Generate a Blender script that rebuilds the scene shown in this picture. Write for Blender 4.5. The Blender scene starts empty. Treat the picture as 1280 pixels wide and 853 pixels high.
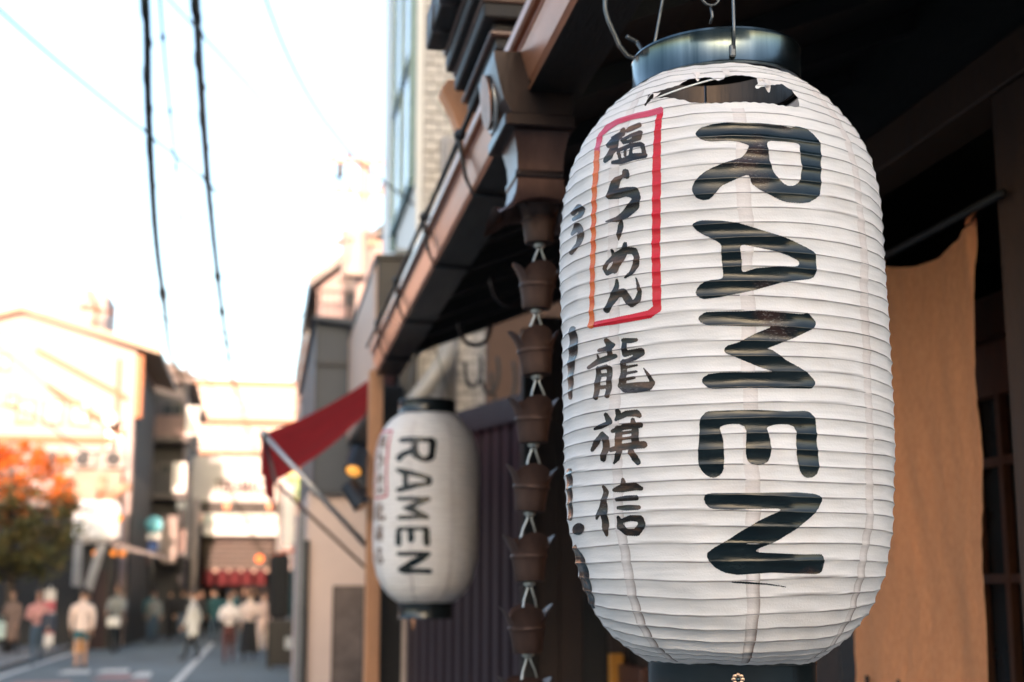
import bpy, bmesh, math, random
import numpy as np
from mathutils import Vector, Matrix, noise as mnoise
random.seed(7)
S = bpy.context.scene
COL = S.collection
R = math.radians

# ---------------------------------------------------------------- camera
cam = bpy.data.cameras.new('camera')
cam.lens, cam.sensor_width, cam.clip_start, cam.clip_end = 50.0, 36.0, 0.05, 3000.0
camo = bpy.data.objects.new('camera', cam); COL.objects.link(camo)
camo.location = (0, 0, 1.6)
camo.rotation_euler = (R(100.0), 0, R(-9.9))
cam.dof.use_dof = True
cam.dof.focus_distance = 1.66
cam.dof.aperture_fstop = 4.8
cam.dof.aperture_blades = 0
S.camera = camo

# ---------------------------------------------------------------- sky, sun, exposure
SUN_AZ, SUN_EL = R(185), R(9.5)          # azimuth clockwise from +Y; late afternoon sun behind the camera
world = bpy.data.worlds.new('World'); S.world = world; world.use_nodes = True
wn = world.node_tree.nodes; wl = world.node_tree.links
sky = wn.new('ShaderNodeTexSky'); sky.sky_type = 'NISHITA'; sky.sun_disc = False
sky.sun_elevation, sky.sun_rotation = SUN_EL, SUN_AZ
sky.air_density, sky.dust_density, sky.ozone_density = 0.9, 2.6, 0.7
wn['Background'].inputs['Strength'].default_value = 0.15
wl.new(sky.outputs[0], wn['Background'].inputs['Color'])
sl = bpy.data.lights.new('sun', 'SUN'); sl.energy = 2.0; sl.angle = R(0.55); sl.color = (1.0, 0.67, 0.53)
so = bpy.data.objects.new('sun', sl); COL.objects.link(so)
sd = Vector((math.sin(SUN_AZ) * math.cos(SUN_EL), math.cos(SUN_AZ) * math.cos(SUN_EL), math.sin(SUN_EL)))
so.rotation_euler = (-sd).to_track_quat('-Z', 'Y').to_euler(); so.location = (-1, -9, 12)
S.view_settings.view_transform = 'Standard'; S.view_settings.look = 'None'
S.view_settings.gamma = 1.0; S.view_settings.exposure = 2.44
S.render.film_transparent = False
try:
    S.cycles.max_bounces = 8; S.cycles.transparent_max_bounces = 8
    S.cycles.use_denoising = True
except Exception: pass

# ---------------------------------------------------------------- materials
MATS = {}
def M(name, col, rough=.6, metal=0., var=.18, scale=14., bump=.15, stretch=(1, 1, 1), col2=None, spec=.5, coat=0., trans=0., detail=5., bscale=None):
    """Principled surface whose colour is broken up by two noises, with a fine bump."""
    if name in MATS: return MATS[name]
    m = bpy.data.materials.new(name); m.use_nodes = True
    nt = m.node_tree; N = nt.nodes; L = nt.links; b = N['Principled BSDF']
    tc = N.new('ShaderNodeTexCoord'); mp = N.new('ShaderNodeMapping'); mp.inputs['Scale'].default_value = stretch
    L.new(tc.outputs['Object'], mp.inputs['Vector'])
    n1 = N.new('ShaderNodeTexNoise'); n1.inputs['Scale'].default_value = scale; n1.inputs['Detail'].default_value = detail
    n1.inputs['Roughness'].default_value = .65
    L.new(mp.outputs[0], n1.inputs['Vector'])
    n2 = N.new('ShaderNodeTexNoise'); n2.inputs['Scale'].default_value = scale * .17; n2.inputs['Detail'].default_value = 3
    L.new(mp.outputs[0], n2.inputs['Vector'])
    ad = N.new('ShaderNodeMath'); ad.operation = 'ADD'; L.new(n1.outputs['Fac'], ad.inputs[0]); L.new(n2.outputs['Fac'], ad.inputs[1])
    rp = N.new('ShaderNodeMapRange'); rp.inputs['From Min'].default_value = .7; rp.inputs['From Max'].default_value = 1.3
    L.new(ad.outputs[0], rp.inputs['Value'])
    mx = N.new('ShaderNodeMix'); mx.data_type = 'RGBA'
    c2 = col2 or tuple(min(1, c * (1 + var)) for c in col)
    c1 = tuple(c * (1 - var) for c in col) if not col2 else col
    mx.inputs['A'].default_value = (*c1, 1); mx.inputs['B'].default_value = (*c2, 1)
    L.new(rp.outputs[0], mx.inputs['Factor']); L.new(mx.outputs['Result'], b.inputs['Base Color'])
    b.inputs['Roughness'].default_value = rough; b.inputs['Metallic'].default_value = metal
    b.inputs['Specular IOR Level'].default_value = spec
    if coat: b.inputs['Coat Weight'].default_value = coat; b.inputs['Coat Roughness'].default_value = .15
    rr = N.new('ShaderNodeMapRange'); rr.inputs['To Min'].default_value = max(.02, rough - .12); rr.inputs['To Max'].default_value = min(1, rough + .12)
    L.new(n2.outputs['Fac'], rr.inputs['Value']); L.new(rr.outputs[0], b.inputs['Roughness'])
    if bump:
        bn = N.new('ShaderNodeBump'); bn.inputs['Strength'].default_value = bump; bn.inputs['Distance'].default_value = .02 if bscale is None else bscale
        L.new(n1.outputs['Fac'], bn.inputs['Height']); L.new(bn.outputs[0], b.inputs['Normal'])
    if trans:
        tr = N.new('ShaderNodeBsdfTranslucent'); L.new(mx.outputs['Result'], tr.inputs['Color'])
        ms = N.new('ShaderNodeMixShader'); ms.inputs[0].default_value = trans
        out = N['Material Output']
        L.new(b.outputs[0], ms.inputs[1]); L.new(tr.outputs[0], ms.inputs[2]); L.new(ms.outputs[0], out.inputs['Surface'])
    MATS[name] = m
    return m
def glow(name, col, strength):
    if name in MATS: return MATS[name]
    m = bpy.data.materials.new(name); m.use_nodes = True; b = m.node_tree.nodes['Principled BSDF']
    b.inputs['Base Color'].default_value = (*col, 1); b.inputs['Emission Color'].default_value = (*col, 1); b.inputs['Emission Strength'].default_value = strength
    b.inputs['Roughness'].default_value = .4
    MATS[name] = m; return m
def glass(name, col=(.04, .05, .055), rough=.06):
    if name in MATS: return MATS[name]
    m = M(name, col, rough, 0, .2, 2, 0, spec=.8); return m

# ---------------------------------------------------------------- mesh helpers
class G:
    """Collects shapes for ONE mesh object."""
    def __init__(s): s.v = []; s.f = []; s.m = []; s.sm = []; s.attr = None
    def add(s, vs, fs, mi=0, smooth=False):
        o = len(s.v); s.v += [tuple(p) for p in vs]
        s.f += [tuple(i + o for i in f) for f in fs]; s.m += [mi] * len(fs); s.sm += [smooth] * len(fs)
        return s
    def box(s, lo, hi, mi=0, bev=0., rz=0., piv=None):
        x0, y0, z0 = lo; x1, y1, z1 = hi
        if bev <= 0:
            vs = [(x0, y0, z0), (x1, y0, z0), (x1, y1, z0), (x0, y1, z0), (x0, y0, z1), (x1, y0, z1), (x1, y1, z1), (x0, y1, z1)]
            fs = [(0, 3, 2, 1), (4, 5, 6, 7), (0, 1, 5, 4), (1, 2, 6, 5), (2, 3, 7, 6), (3, 0, 4, 7)]
        else:
            bev = min(bev, .49 * min(x1 - x0, y1 - y0, z1 - z0))
            vs = []; fs = []
            for k, (z, i) in enumerate(((z0, bev), (z0 + bev, 0), (z1 - bev, 0), (z1, bev))):
                a0, a1, b0, b1 = x0 + i, x1 - i, y0 + i, y1 - i; c = bev if i == 0 else bev * .6
                vs += [(a0 + c, b0, z), (a1 - c, b0, z), (a1, b0 + c, z), (a1, b1 - c, z), (a1 - c, b1, z), (a0 + c, b1, z), (a0, b1 - c, z), (a0, b0 + c, z)]
            for k in range(3):
                for i in range(8): fs.append((k * 8 + i, k * 8 + (i + 1) % 8, k * 8 + 8 + (i + 1) % 8, k * 8 + 8 + i))
            fs.append(tuple(range(7, -1, -1))); fs.append(tuple(range(24, 32)))
        if rz:
            p = piv or ((x0 + x1) / 2, (y0 + y1) / 2); c, n = math.cos(rz), math.sin(rz)
            vs = [(p[0] + (a - p[0]) * c - (b - p[1]) * n, p[1] + (a - p[0]) * n + (b - p[1]) * c, z) for a, b, z in vs]
        return s.add(vs, fs, mi)
    def tube(s, path, r, n=10, mi=0, cap=True, closed=False):
        P = [Vector(p) for p in path]; N = len(P)
        rs = r if isinstance(r, (list, tuple)) else [r] * N
        vs = []; up = None
        for i in range(N):
            a = P[i - 1] if (i or closed) else P[i]; b = P[(i + 1) % N] if (i < N - 1 or closed) else P[i]
            t = (b - a).normalized()
            if up is None:
                up = t.orthogonal().normalized()
            up = (up - t * up.dot(t)).normalized(); bi = t.cross(up)
            for k in range(n):
                q = 2 * math.pi * k / n
                vs.append(P[i] + (up * math.cos(q) + bi * math.sin(q)) * rs[i])
        fs = []
        for i in range(N if closed else N - 1):
            j = (i + 1) % N
            for k in range(n): fs.append((i * n + k, i * n + (k + 1) % n, j * n + (k + 1) % n, j * n + k))
        if cap and not closed: fs.append(tuple(range(n - 1, -1, -1))); fs.append(tuple((N - 1) * n + k for k in range(n)))
        return s.add(vs, fs, mi, True)
    def lathe(s, prof, c=(0, 0, 0), n=32, mi=0, sx=1., sy=1., axis='z'):
        vs = []; fs = []; m = len(prof)
        for k in range(n):
            q = 2 * math.pi * k / n
            for r, z in prof:
                p = (r * math.cos(q) * sx, r * math.sin(q) * sy, z)
                if axis == 'x': p = (z, p[0], p[1])
                if axis == 'y': p = (p[0], z, p[1])
                vs.append((c[0] + p[0], c[1] + p[1], c[2] + p[2]))
        for k in range(n):
            j = (k + 1) % n
            for i in range(m - 1): fs.append((k * m + i, j * m + i, j * m + i + 1, k * m + i + 1))
        return s.add(vs, fs, mi, True)
    def prism(s, poly, axis, a, b, mi=0):
        """polygon (2-D) extruded along axis from a to b; 2-D order: x->(y,z) y->(x,z) z->(x,y)"""
        n = len(poly)
        def P(u, v, w): return {'x': (w, u, v), 'y': (u, w, v), 'z': (u, v, w)}[axis]
        vs = [P(u, v, a) for u, v in poly] + [P(u, v, b) for u, v in poly]
        fs = [tuple(range(n - 1, -1, -1)), tuple(range(n, 2 * n))] + [(i, (i + 1) % n, n + (i + 1) % n, n + i) for i in range(n)]
        return s.add(vs, fs, mi)
    def grid(s, fn, nu, nv, mi=0, smooth=True, double=0.):
        vs = [fn(i / nu, j / nv) for j in range(nv + 1) for i in range(nu + 1)]
        fs = [(j * (nu + 1) + i, j * (nu + 1) + i + 1, (j + 1) * (nu + 1) + i + 1, (j + 1) * (nu + 1) + i) for j in range(nv) for i in range(nu)]
        return s.add(vs, fs, mi, smooth)

WL = {}                                     # world location of each thing's base
def ids(o, label=None, cat=None, group=None, kind=None):
    for k, v in (('label', label), ('category', cat), ('group', group), ('kind', kind)):
        if v: o[k] = v
    return o
def thing(name, loc, label, cat, group=None):
    o = bpy.data.objects.new(name, None); COL.objects.link(o); o.location = loc; o.empty_display_size = .1
    WL[o] = Vector(loc)
    return ids(o, label, cat, group)
def obj(name, g, mats, parent=None, label=None, fix=True, loc=None):
    """links g as ONE mesh object; vertices are given in world space"""
    me = bpy.data.meshes.new(name)
    base = WL[parent] if parent is not None else (Vector(loc) if loc is not None else Vector((0, 0, 0)))
    me.from_pydata([Vector(p) - base for p in g.v], [], g.f)
    mats = mats if isinstance(mats, (list, tuple)) else [mats]
    for m in mats: me.materials.append(m)
    me.polygons.foreach_set('material_index', g.m); me.polygons.foreach_set('use_smooth', g.sm)
    if g.attr is not None:
        a = me.attributes.new('wear', 'FLOAT', 'POINT'); a.data.foreach_set('value', g.attr)
    me.update()
    if fix:
        bm = bmesh.new(); bm.from_mesh(me); bmesh.ops.recalc_face_normals(bm, faces=bm.faces); bm.to_mesh(me); bm.free()
    o = bpy.data.objects.new(name, me); COL.objects.link(o)
    if parent is not None: o.parent = parent; WL[o] = base
    else: o.location = base; WL[o] = base
    if label: o['label'] = label
    return o
def solo(name, g, mats, label, cat, group=None, loc=None, kind=None):
    return ids(obj(name, g, mats, None, None, True, loc), label, cat, group, kind)
def structure(name, g, mats):
    return ids(obj(name, g, mats), None, None, None, 'structure')
def copy_of(o, name, d, parent):
    c = o.copy(); c.name = name; COL.objects.link(c); c.location = Vector(o.location) + Vector(d); c.parent = parent
    WL[c] = WL[parent]; return c
def smooth_angle(o, deg=40):
    try: o.data.set_sharp_from_angle(angle=R(deg))
    except Exception: pass
    return o

# ---------------------------------------------------------------- palette
wood_dark = M('dark_stained_wood', (.012, .009, .008), .55, var=.35, scale=30, stretch=(6, 1, 6), bump=.3)
wood_post = M('brown_cedar_post', (.062, .026, .012), .6, var=.35, scale=22, stretch=(7, 7, .7), bump=.35)
wood_brown = M('weathered_brown_wood', (.032, .016, .011), .6, var=.4, scale=18, stretch=(5, 5, .6), bump=.3)
wood_tan = M('pale_cedar', (.42, .20, .10), .55, var=.25, scale=16, stretch=(6, 6, .5), bump=.2)
copper = M('brown_copper_sheet', (.040, .018, .014), .36, .6, var=.35, scale=16, stretch=(1, 1, .22), bump=.08, col2=(.14, .075, .06))
copper_dark = M('aged_dark_copper', (.011, .009, .011), .36, .6, var=.4, scale=16, stretch=(1, 1, .25), bump=.08, col2=(.040, .022, .018))
copper_cup = M('rain_cup_copper', (.028, .015, .012), .5, .5, var=.35, scale=22, stretch=(1, 1, .4), bump=.10, col2=(.088, .044, .032))
copper_edge = M('worn_bright_copper', (.55, .36, .26), .3, .9, var=.2, scale=10)
steel = M('steel_painted_reflections', (.030, .050, .058), .20, 1., var=.08, scale=14, stretch=(3, 3, .1), bump=.02, col2=(.20, .235, .24))  # dark and pale streaks bake reflected bands into the steel's colour
steel_rim = M('pale_steel_rim', (.42, .42, .42), .4, .7, var=.2, scale=20)
steel_wire = M('dull_steel_wire', (.13, .135, .14), .4, 1., var=.15, scale=30)
pale_wire = M('pale_chain_wire', (.45, .47, .46), .4, .8, var=.2, scale=40)
black_lacquer = M('black_lacquer', (.010, .014, .016), .22, 0, var=.3, scale=9, stretch=(12, 12, .3), bump=.04, spec=.6)
black_metal = M('black_metal', (.012, .012, .014), .45, .2, var=.3, scale=12)
white_paint = M('white_paint', (.78, .77, .75), .6, var=.05, scale=2, bump=.05)
white_tile = M('white_glazed_tile', (.52, .49, .47), .3, var=.1, scale=3, bump=.04)
grout = M('grey_grout', (.13, .12, .115), .9, var=.15, scale=20)
grey_panel = M('slate_grey_cladding', (.055, .062, .076), .6, var=.1, scale=3, bump=.05)
beige_wall = M('beige_render', (.60, .46, .405), .8, var=.06, scale=4, bump=.1)
dark_glass = glass('dark_window_glass')
rubber = M('black_rubber', (.015, .015, .016), .6, var=.2, scale=20)
# ---------------------------------------------------------------- paper lanterns
# brush lettering as outlines on the unrolled paper: tenths of a millimetre, (round the lantern, up from its middle)
ART={
'R':['799,1634 962,1632 1088,1654 1184,1709 1230,1748 1257,1784 1274,1850 1290,2018 1343,2390 1332,2468 1268,2539 1190,2586 1070,2610 1010,2608 962,2588 926,2584 764,2610 626,2620 164,2621 -70,2609 -202,2581 -258,2540 -274,2504 -252,2462 -208,2425 -154,2403 -82,2391 128,2390 242,2379 362,2339 375,2324 373,2312 326,2222 272,2166 -70,2052 -154,2012 -218,1964 -280,1895 -314,1832 -315,1796 -304,1754 -268,1697 -226,1673 -184,1660 -118,1664 -64,1703 18,1808 44,1829 326,1946 344,1945 358,1928 370,1868 385,1838 470,1768 638,1684 728,1648','836,1837 782,1855 728,1898 680,1958 647,2018 617,2126 602,2324 602,2360 620,2386 656,2398 806,2400 992,2393 1028,2382 1040,2366 1019,2288 1024,2066 996,1934 962,1887 920,1855 890,1841'],
'A':['-202,482 -16,496 242,544 416,584 704,669 1058,731 1112,754 1143,806 1152,890 1145,1010 1120,1058 1028,1103 866,1164 548,1263 212,1365 20,1404 -214,1421 -280,1407 -310,1387 -319,1370 -315,1352 -274,1304 -208,1256 -14,1142 2,1124 11,1100 6,1010 24,746 13,722 -22,707 -124,701 -196,684 -244,654 -279,620 -301,566 -294,536 -250,496','248,791 235,812 242,920 221,1070 236,1102 266,1109 314,1101 602,1041 787,992 902,950 926,930 932,902 902,872 860,863 680,856 398,828 272,790'],
'M':['-120,-568 1010,-556 1044,-550 1092,-496 1092,-472 1070,-439 986,-371 883,-310 734,-237 578,-126 506,-106 830,23 1058,133 1106,173 1125,206 1121,230 1090,266 1038,308 998,327 962,309 890,305 380,330 212,326 -178,327 -216,314 -256,286 -272,266 -275,242 -250,210 -220,190 -178,174 -130,167 344,148 530,152 554,147 536,132 368,65 176,-38 50,-72 20,-98 11,-130 23,-154 50,-171 398,-313 559,-370 553,-376 482,-381 -40,-385 -172,-398 -238,-434 -250,-457 -250,-484 -235,-508 -184,-553'],
'E':['-181,-1576 -136,-1581 -89,-1564 -49,-1528 -28,-1480 -20,-1342 -27,-1144 -62,-1024 -46,-999 8,-983 86,-974 164,-979 219,-1006 237,-1060 223,-1288 233,-1366 254,-1408 275,-1426 350,-1441 410,-1435 460,-1414 484,-1390 508,-1336 518,-1264 508,-1144 474,-1030 489,-1006 554,-984 644,-973 740,-974 806,-996 833,-1054 824,-1282 839,-1426 861,-1498 891,-1540 918,-1564 950,-1577 1022,-1571 1083,-1534 1115,-1456 1118,-1384 1098,-1204 1093,-940 1070,-876 1029,-832 986,-817 938,-813 722,-826 344,-814 -100,-821 -190,-826 -228,-844 -273,-898 -290,-958 -292,-1060 -315,-1300 -315,-1414 -304,-1456 -274,-1507 -235,-1546'],
'N':['101,-2590 506,-2574 1112,-2590 1166,-2583 1198,-2566 1214,-2536 1218,-2464 1202,-2421 1172,-2402 956,-2404 452,-2389 362,-2384 323,-2368 350,-2350 602,-2263 758,-2184 948,-2056 1034,-1984 1103,-1912 1151,-1834 1147,-1804 1124,-1781 1076,-1763 1022,-1754 818,-1743 272,-1755 -166,-1753 -220,-1761 -253,-1780 -266,-1816 -252,-1864 -207,-1912 -166,-1930 62,-1939 572,-1927 617,-1936 590,-1962 341,-2074 44,-2239 -166,-2334 -252,-2386 -256,-2416 -238,-2457 -171,-2518 -106,-2549 -34,-2572'],
'salt':['-1299,2270 -1270,2264 -1084,2280 -922,2279 -909,2282 -896,2294 -893,2306 -896,2324 -916,2350 -946,2462 -959,2480 -1000,2512 -1018,2520 -1197,2534 -1036,2541 -1021,2546 -1011,2558 -990,2618 -999,2648 -1018,2668 -1048,2685 -1072,2689 -1090,2683 -1210,2676 -1330,2645 -1340,2648 -1345,2660 -1342,2666 -1324,2666 -1312,2672 -1308,2684 -1311,2720 -1306,2723 -1288,2710 -1270,2706 -1174,2709 -1048,2730 -1040,2738 -1038,2756 -1047,2774 -1065,2792 -1090,2804 -1108,2804 -1228,2780 -1312,2752 -1325,2774 -1342,2789 -1366,2801 -1386,2804 -1398,2798 -1418,2750 -1570,2714 -1568,2702 -1551,2684 -1573,2672 -1582,2648 -1606,2616 -1608,2600 -1599,2582 -1581,2564 -1558,2550 -1528,2540 -1572,2462 -1617,2402 -1614,2384 -1588,2360 -1558,2351 -1456,2382 -1444,2390 -1390,2471 -1340,2354 -1348,2349 -1444,2354 -1456,2348 -1458,2330 -1444,2312 -1426,2301','-1288,2354 -1318,2444 -1312,2449 -1270,2453 -1262,2450 -1262,2384 -1241,2360','-1210,2366 -1214,2372 -1213,2456 -1174,2464 -1168,2462 -1176,2378 -1179,2372','-994,2366 -1122,2384 -1115,2456 -1108,2460 -1018,2452 -1002,2438 -982,2366','-1378,2507 -1382,2510 -1376,2612 -1360,2623 -1353,2606 -1315,2558 -1300,2548 -1282,2545 -1200,2540 -1200,2534','-1270,2588 -1174,2610 -1150,2606 -1146,2600 -1186,2588'],
'ra':['-1312,1538 -1294,1537 -1144,1564 -1006,1646 -993,1658 -985,1676 -966,1778 -994,1880 -1009,1904 -1036,1926 -1066,1938 -1192,1962 -1294,1964 -1300,1970 -1282,2042 -1240,2083 -1234,2085 -1174,2058 -1153,2060 -1137,2072 -1133,2084 -1135,2102 -1157,2162 -1168,2176 -1204,2197 -1240,2197 -1257,2186 -1263,2174 -1263,2156 -1255,2138 -1300,2128 -1366,2121 -1384,2114 -1444,2046 -1496,1916 -1498,1904 -1492,1886 -1468,1861 -1432,1847 -1300,1830 -1180,1839 -1108,1807 -1095,1790 -1120,1752 -1204,1687 -1240,1661 -1336,1610 -1506,1592 -1507,1580 -1492,1570'],
'dash':['-1298,1304 -1284,1304 -1238,1370 -1220,1472 -1229,1562 -1234,1569 -1246,1573 -1252,1570 -1307,1496 -1316,1388'],
'me':['-1199,824 -1186,823 -1086,854 -998,950 -979,1046 -1016,1148 -1028,1166 -1054,1181 -1151,1202 -1164,1256 -1180,1270 -1204,1275 -1226,1262 -1234,1200 -1264,1190 -1348,1168 -1374,1214 -1390,1221 -1408,1218 -1414,1208 -1405,1142 -1468,1105 -1504,1085 -1563,1004 -1559,992 -1511,920 -1492,907 -1468,902 -1384,918 -1354,905 -1324,909 -1312,920 -1271,986 -1210,1038 -1162,1118 -1093,1106 -1065,1052 -1085,992 -1138,896 -1201,842 -1206,836','-1474,974 -1490,992 -1444,1036 -1390,1059 -1381,1058 -1372,1040 -1375,1034 -1424,998'],
'n':['-1497,446 -1474,446 -1456,453 -1360,552 -1288,607 -1252,606 -1193,518 -1120,464 -1091,464 -994,505 -978,524 -956,638 -1031,812 -1042,817 -1050,812 -1051,806 -1030,692 -1021,644 -1060,570 -1090,550 -1169,674 -1186,693 -1222,707 -1293,704 -1282,740 -1296,824 -1312,838 -1330,837 -1337,830 -1362,764 -1468,623 -1545,500 -1547,488 -1540,470 -1522,455'],
'dragon':['-1705,-586 -1666,-588 -1643,-574 -1618,-464 -1594,-469 -1516,-468 -1513,-472 -1526,-556 -1521,-568 -1508,-580 -1486,-588 -1468,-587 -1450,-578 -1443,-568 -1422,-478 -1410,-274 -1409,-232 -1414,-220 -1432,-204 -1456,-198 -1486,-180 -1504,-178 -1618,-190 -1654,-182 -1672,-186 -1684,-195 -1708,-309 -1743,-550 -1736,-568','-1064,-562 -880,-550 -854,-532 -842,-508 -820,-484 -815,-466 -817,-454 -865,-370 -963,-274 -970,-272 -975,-280 -909,-388 -890,-442 -1060,-435 -1205,-436 -1199,-412 -1192,-407 -1078,-397 -1063,-388 -1063,-376 -1078,-363 -1186,-369 -1192,-369 -1195,-364 -1192,-340 -1186,-335 -1054,-324 -1043,-316 -1043,-304 -1060,-293 -1186,-298 -1192,-292 -1194,-268 -1186,-263 -1042,-244 -1037,-232 -1048,-222 -1198,-226 -1198,-199 -1168,-197 -1084,-179 -1060,-173 -960,-124 -952,-112 -946,-88 -949,-64 -964,-45 -994,-34 -1180,-44 -1184,-40 -1188,14 -1198,44 -1132,35 -1048,47 -1036,54 -1032,62 -1036,78 -1054,89 -1240,110 -1264,107 -1276,98 -1279,80 -1270,62 -1274,20 -1268,-82 -1258,-103 -1240,-115 -1222,-120 -1120,-105 -1093,-112 -1186,-143 -1222,-147 -1258,-142 -1286,-160 -1290,-172 -1284,-190 -1290,-298 -1316,-412 -1340,-448 -1332,-466 -1279,-508 -1263,-526 -1243,-538 -1222,-544','-1552,-424 -1609,-418 -1590,-322 -1582,-318 -1558,-319 -1510,-322 -1501,-328 -1508,-424','-1582,-274 -1594,-273 -1597,-268 -1600,-237 -1522,-234 -1510,-234 -1501,-244 -1500,-274 -1504,-279','-1836,-196 -1816,-196 -1654,-162 -1492,-146 -1354,-117 -1342,-110 -1336,-94 -1348,-74 -1366,-65 -1403,-64 -1415,2 -1396,13 -1373,38 -1372,50 -1380,62 -1417,80 -1474,129 -1498,141 -1522,142 -1540,136 -1552,122 -1552,109 -1521,56 -1523,50 -1558,41 -1648,32 -1664,20 -1664,8 -1654,-4 -1630,-13 -1528,-19 -1498,-14 -1492,-22 -1486,-67 -1618,-84 -1624,-79 -1634,-46 -1648,-37 -1660,-37 -1671,-46 -1672,-89 -1708,-97 -1874,-154 -1880,-166 -1875,-178 -1858,-190'],
'flag':['-1069,-1402 -1048,-1407 -1030,-1402 -1018,-1390 -1014,-1372 -1043,-1312 -1113,-1216 -958,-1217 -934,-1205 -922,-1186 -927,-1156 -946,-1138 -970,-1131 -1024,-1133 -1027,-1126 -1033,-982 -1030,-978 -988,-974 -974,-964 -968,-940 -982,-921 -1000,-914 -1060,-912 -1085,-862 -1096,-853 -1114,-849 -1131,-856 -1139,-868 -1138,-912 -1246,-913 -1300,-929 -1342,-923 -1366,-933 -1378,-949 -1432,-964 -1441,-970 -1446,-982 -1436,-1000 -1414,-1008 -1375,-1006 -1374,-1084 -1386,-1162 -1456,-1176 -1462,-1174 -1460,-1072 -1475,-1048 -1570,-980 -1588,-972 -1624,-976 -1660,-1003 -1732,-1059 -1853,-1162 -1858,-1174 -1846,-1190 -1816,-1200 -1786,-1194 -1639,-1108 -1600,-1064 -1585,-1084 -1597,-1162 -1662,-1294 -1657,-1312 -1643,-1324 -1606,-1334 -1582,-1331 -1566,-1324 -1480,-1216 -1450,-1230 -1354,-1226 -1396,-1306 -1434,-1360 -1426,-1373 -1408,-1377 -1319,-1330 -1266,-1246 -1270,-1222 -1186,-1218 -1182,-1222 -1188,-1234 -1187,-1252 -1131,-1348','-1270,-1143 -1276,-1138 -1264,-1103 -1138,-1099 -1133,-1132 -1138,-1136','-1264,-1069 -1270,-1042 -1264,-1038 -1144,-1034 -1134,-1036 -1134,-1060 -1138,-1064','-1276,-1000 -1277,-994 -1270,-990 -1228,-984 -1132,-982 -1132,-994 -1138,-996','-1742,-946 -1600,-942 -1414,-902 -1405,-892 -1405,-874 -1416,-862 -1423,-844 -1475,-778 -1486,-765 -1504,-757 -1522,-755 -1540,-760 -1552,-772 -1553,-784 -1522,-862 -1528,-867 -1630,-884 -1750,-921 -1757,-934','-1370,-868 -1348,-874 -1330,-866 -1312,-864 -1192,-832 -1066,-842 -1024,-862 -1006,-861 -990,-850 -987,-832 -1018,-780 -1035,-766 -1060,-759 -1210,-760 -1276,-782 -1287,-748 -1298,-736 -1318,-727 -1342,-728 -1357,-736 -1365,-748 -1357,-808 -1379,-850'],
'trust':['-1656,-2206 -1630,-2204 -1615,-2194 -1570,-2092 -1569,-2050 -1584,-1960 -1581,-1840 -1589,-1816 -1539,-1696 -1542,-1684 -1587,-1618 -1612,-1608 -1636,-1610 -1652,-1624 -1642,-1690 -1702,-1804 -1779,-1906 -1824,-1996 -1810,-2008 -1786,-2008 -1708,-1957 -1704,-1960 -1698,-2050 -1703,-2098 -1673,-2194','-1222,-2206 -1138,-2210 -1108,-2204 -1001,-2116 -993,-2104 -989,-2086 -1018,-2008 -1026,-1996 -1042,-1985 -1060,-1981 -1204,-1976 -1240,-1984 -1354,-2014 -1366,-1990 -1378,-1979 -1396,-1974 -1420,-1979 -1433,-1996 -1430,-2050 -1437,-2104 -1433,-2116 -1422,-2128 -1318,-2196 -1300,-2202','-1258,-2129 -1327,-2074 -1329,-2068 -1326,-2062 -1210,-2043 -1174,-2047 -1108,-2057 -1102,-2080 -1106,-2086 -1156,-2130','-1283,-1918 -1252,-1921 -1078,-1919 -1054,-1912 -1045,-1900 -1043,-1888 -1048,-1876 -1060,-1866 -1186,-1858 -1252,-1856 -1409,-1864 -1417,-1870 -1423,-1882 -1418,-1894 -1408,-1902','-1407,-1810 -1090,-1810 -1072,-1803 -1060,-1786 -1062,-1768 -1078,-1753 -1096,-1749 -1246,-1747 -1402,-1764 -1420,-1772 -1428,-1786 -1424,-1798','-1308,-1708 -1102,-1693 -1030,-1701 -1006,-1690 -1000,-1672 -1006,-1659 -1090,-1606 -1108,-1603 -1228,-1608 -1272,-1546 -1282,-1540 -1300,-1539 -1316,-1552 -1310,-1612 -1456,-1655 -1468,-1663 -1473,-1672 -1470,-1684 -1450,-1697'],
'mark':['677,-2710 722,-2714 726,-2710 722,-2708 458,-2671 194,-2653 68,-2649 20,-2648 16,-2650 20,-2657 188,-2672 458,-2683'],
'frame_red':['-1380,290 -1132,292 -850,305 -736,364 -724,374 -714,392 -712,584 -720,1196 -706,1568 -707,1742 -698,1940 -705,2252 -725,2648 -734,2714 -742,2912 -760,2944 -796,2967 -826,2967 -840,2948 -833,2744 -822,2636 -823,2438 -817,2252 -818,1586 -826,1214 -823,596 -818,440 -886,400 -1126,381 -1402,371 -1828,377 -1852,363 -1854,344 -1834,321 -1798,307'],
'frame_pink':['-1780,2498 -1738,2494 -1726,2501 -1723,2510 -1739,2654 -1774,2780 -1702,2843 -1522,2882 -1282,2886 -1018,2868 -766,2864 -748,2872 -740,2888 -742,2912 -757,2936 -772,2949 -796,2961 -850,2963 -1102,2969 -1366,2990 -1636,2984 -1744,2952 -1840,2933 -1925,2864 -1932,2852 -1879,2702 -1855,2648 -1847,2546 -1822,2520'],
'frame_orange':['-1806,302 -1774,297 -1750,300 -1732,309 -1724,326 -1724,422 -1691,1154 -1681,1748 -1688,1934 -1671,2252 -1680,2324 -1727,2528 -1739,2546 -1756,2561 -1804,2581 -1840,2582 -1849,2576 -1853,2564 -1804,2360 -1781,2246 -1786,1958 -1773,1748 -1790,1148 -1806,740 -1824,446 -1856,350 -1846,326'],
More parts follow.
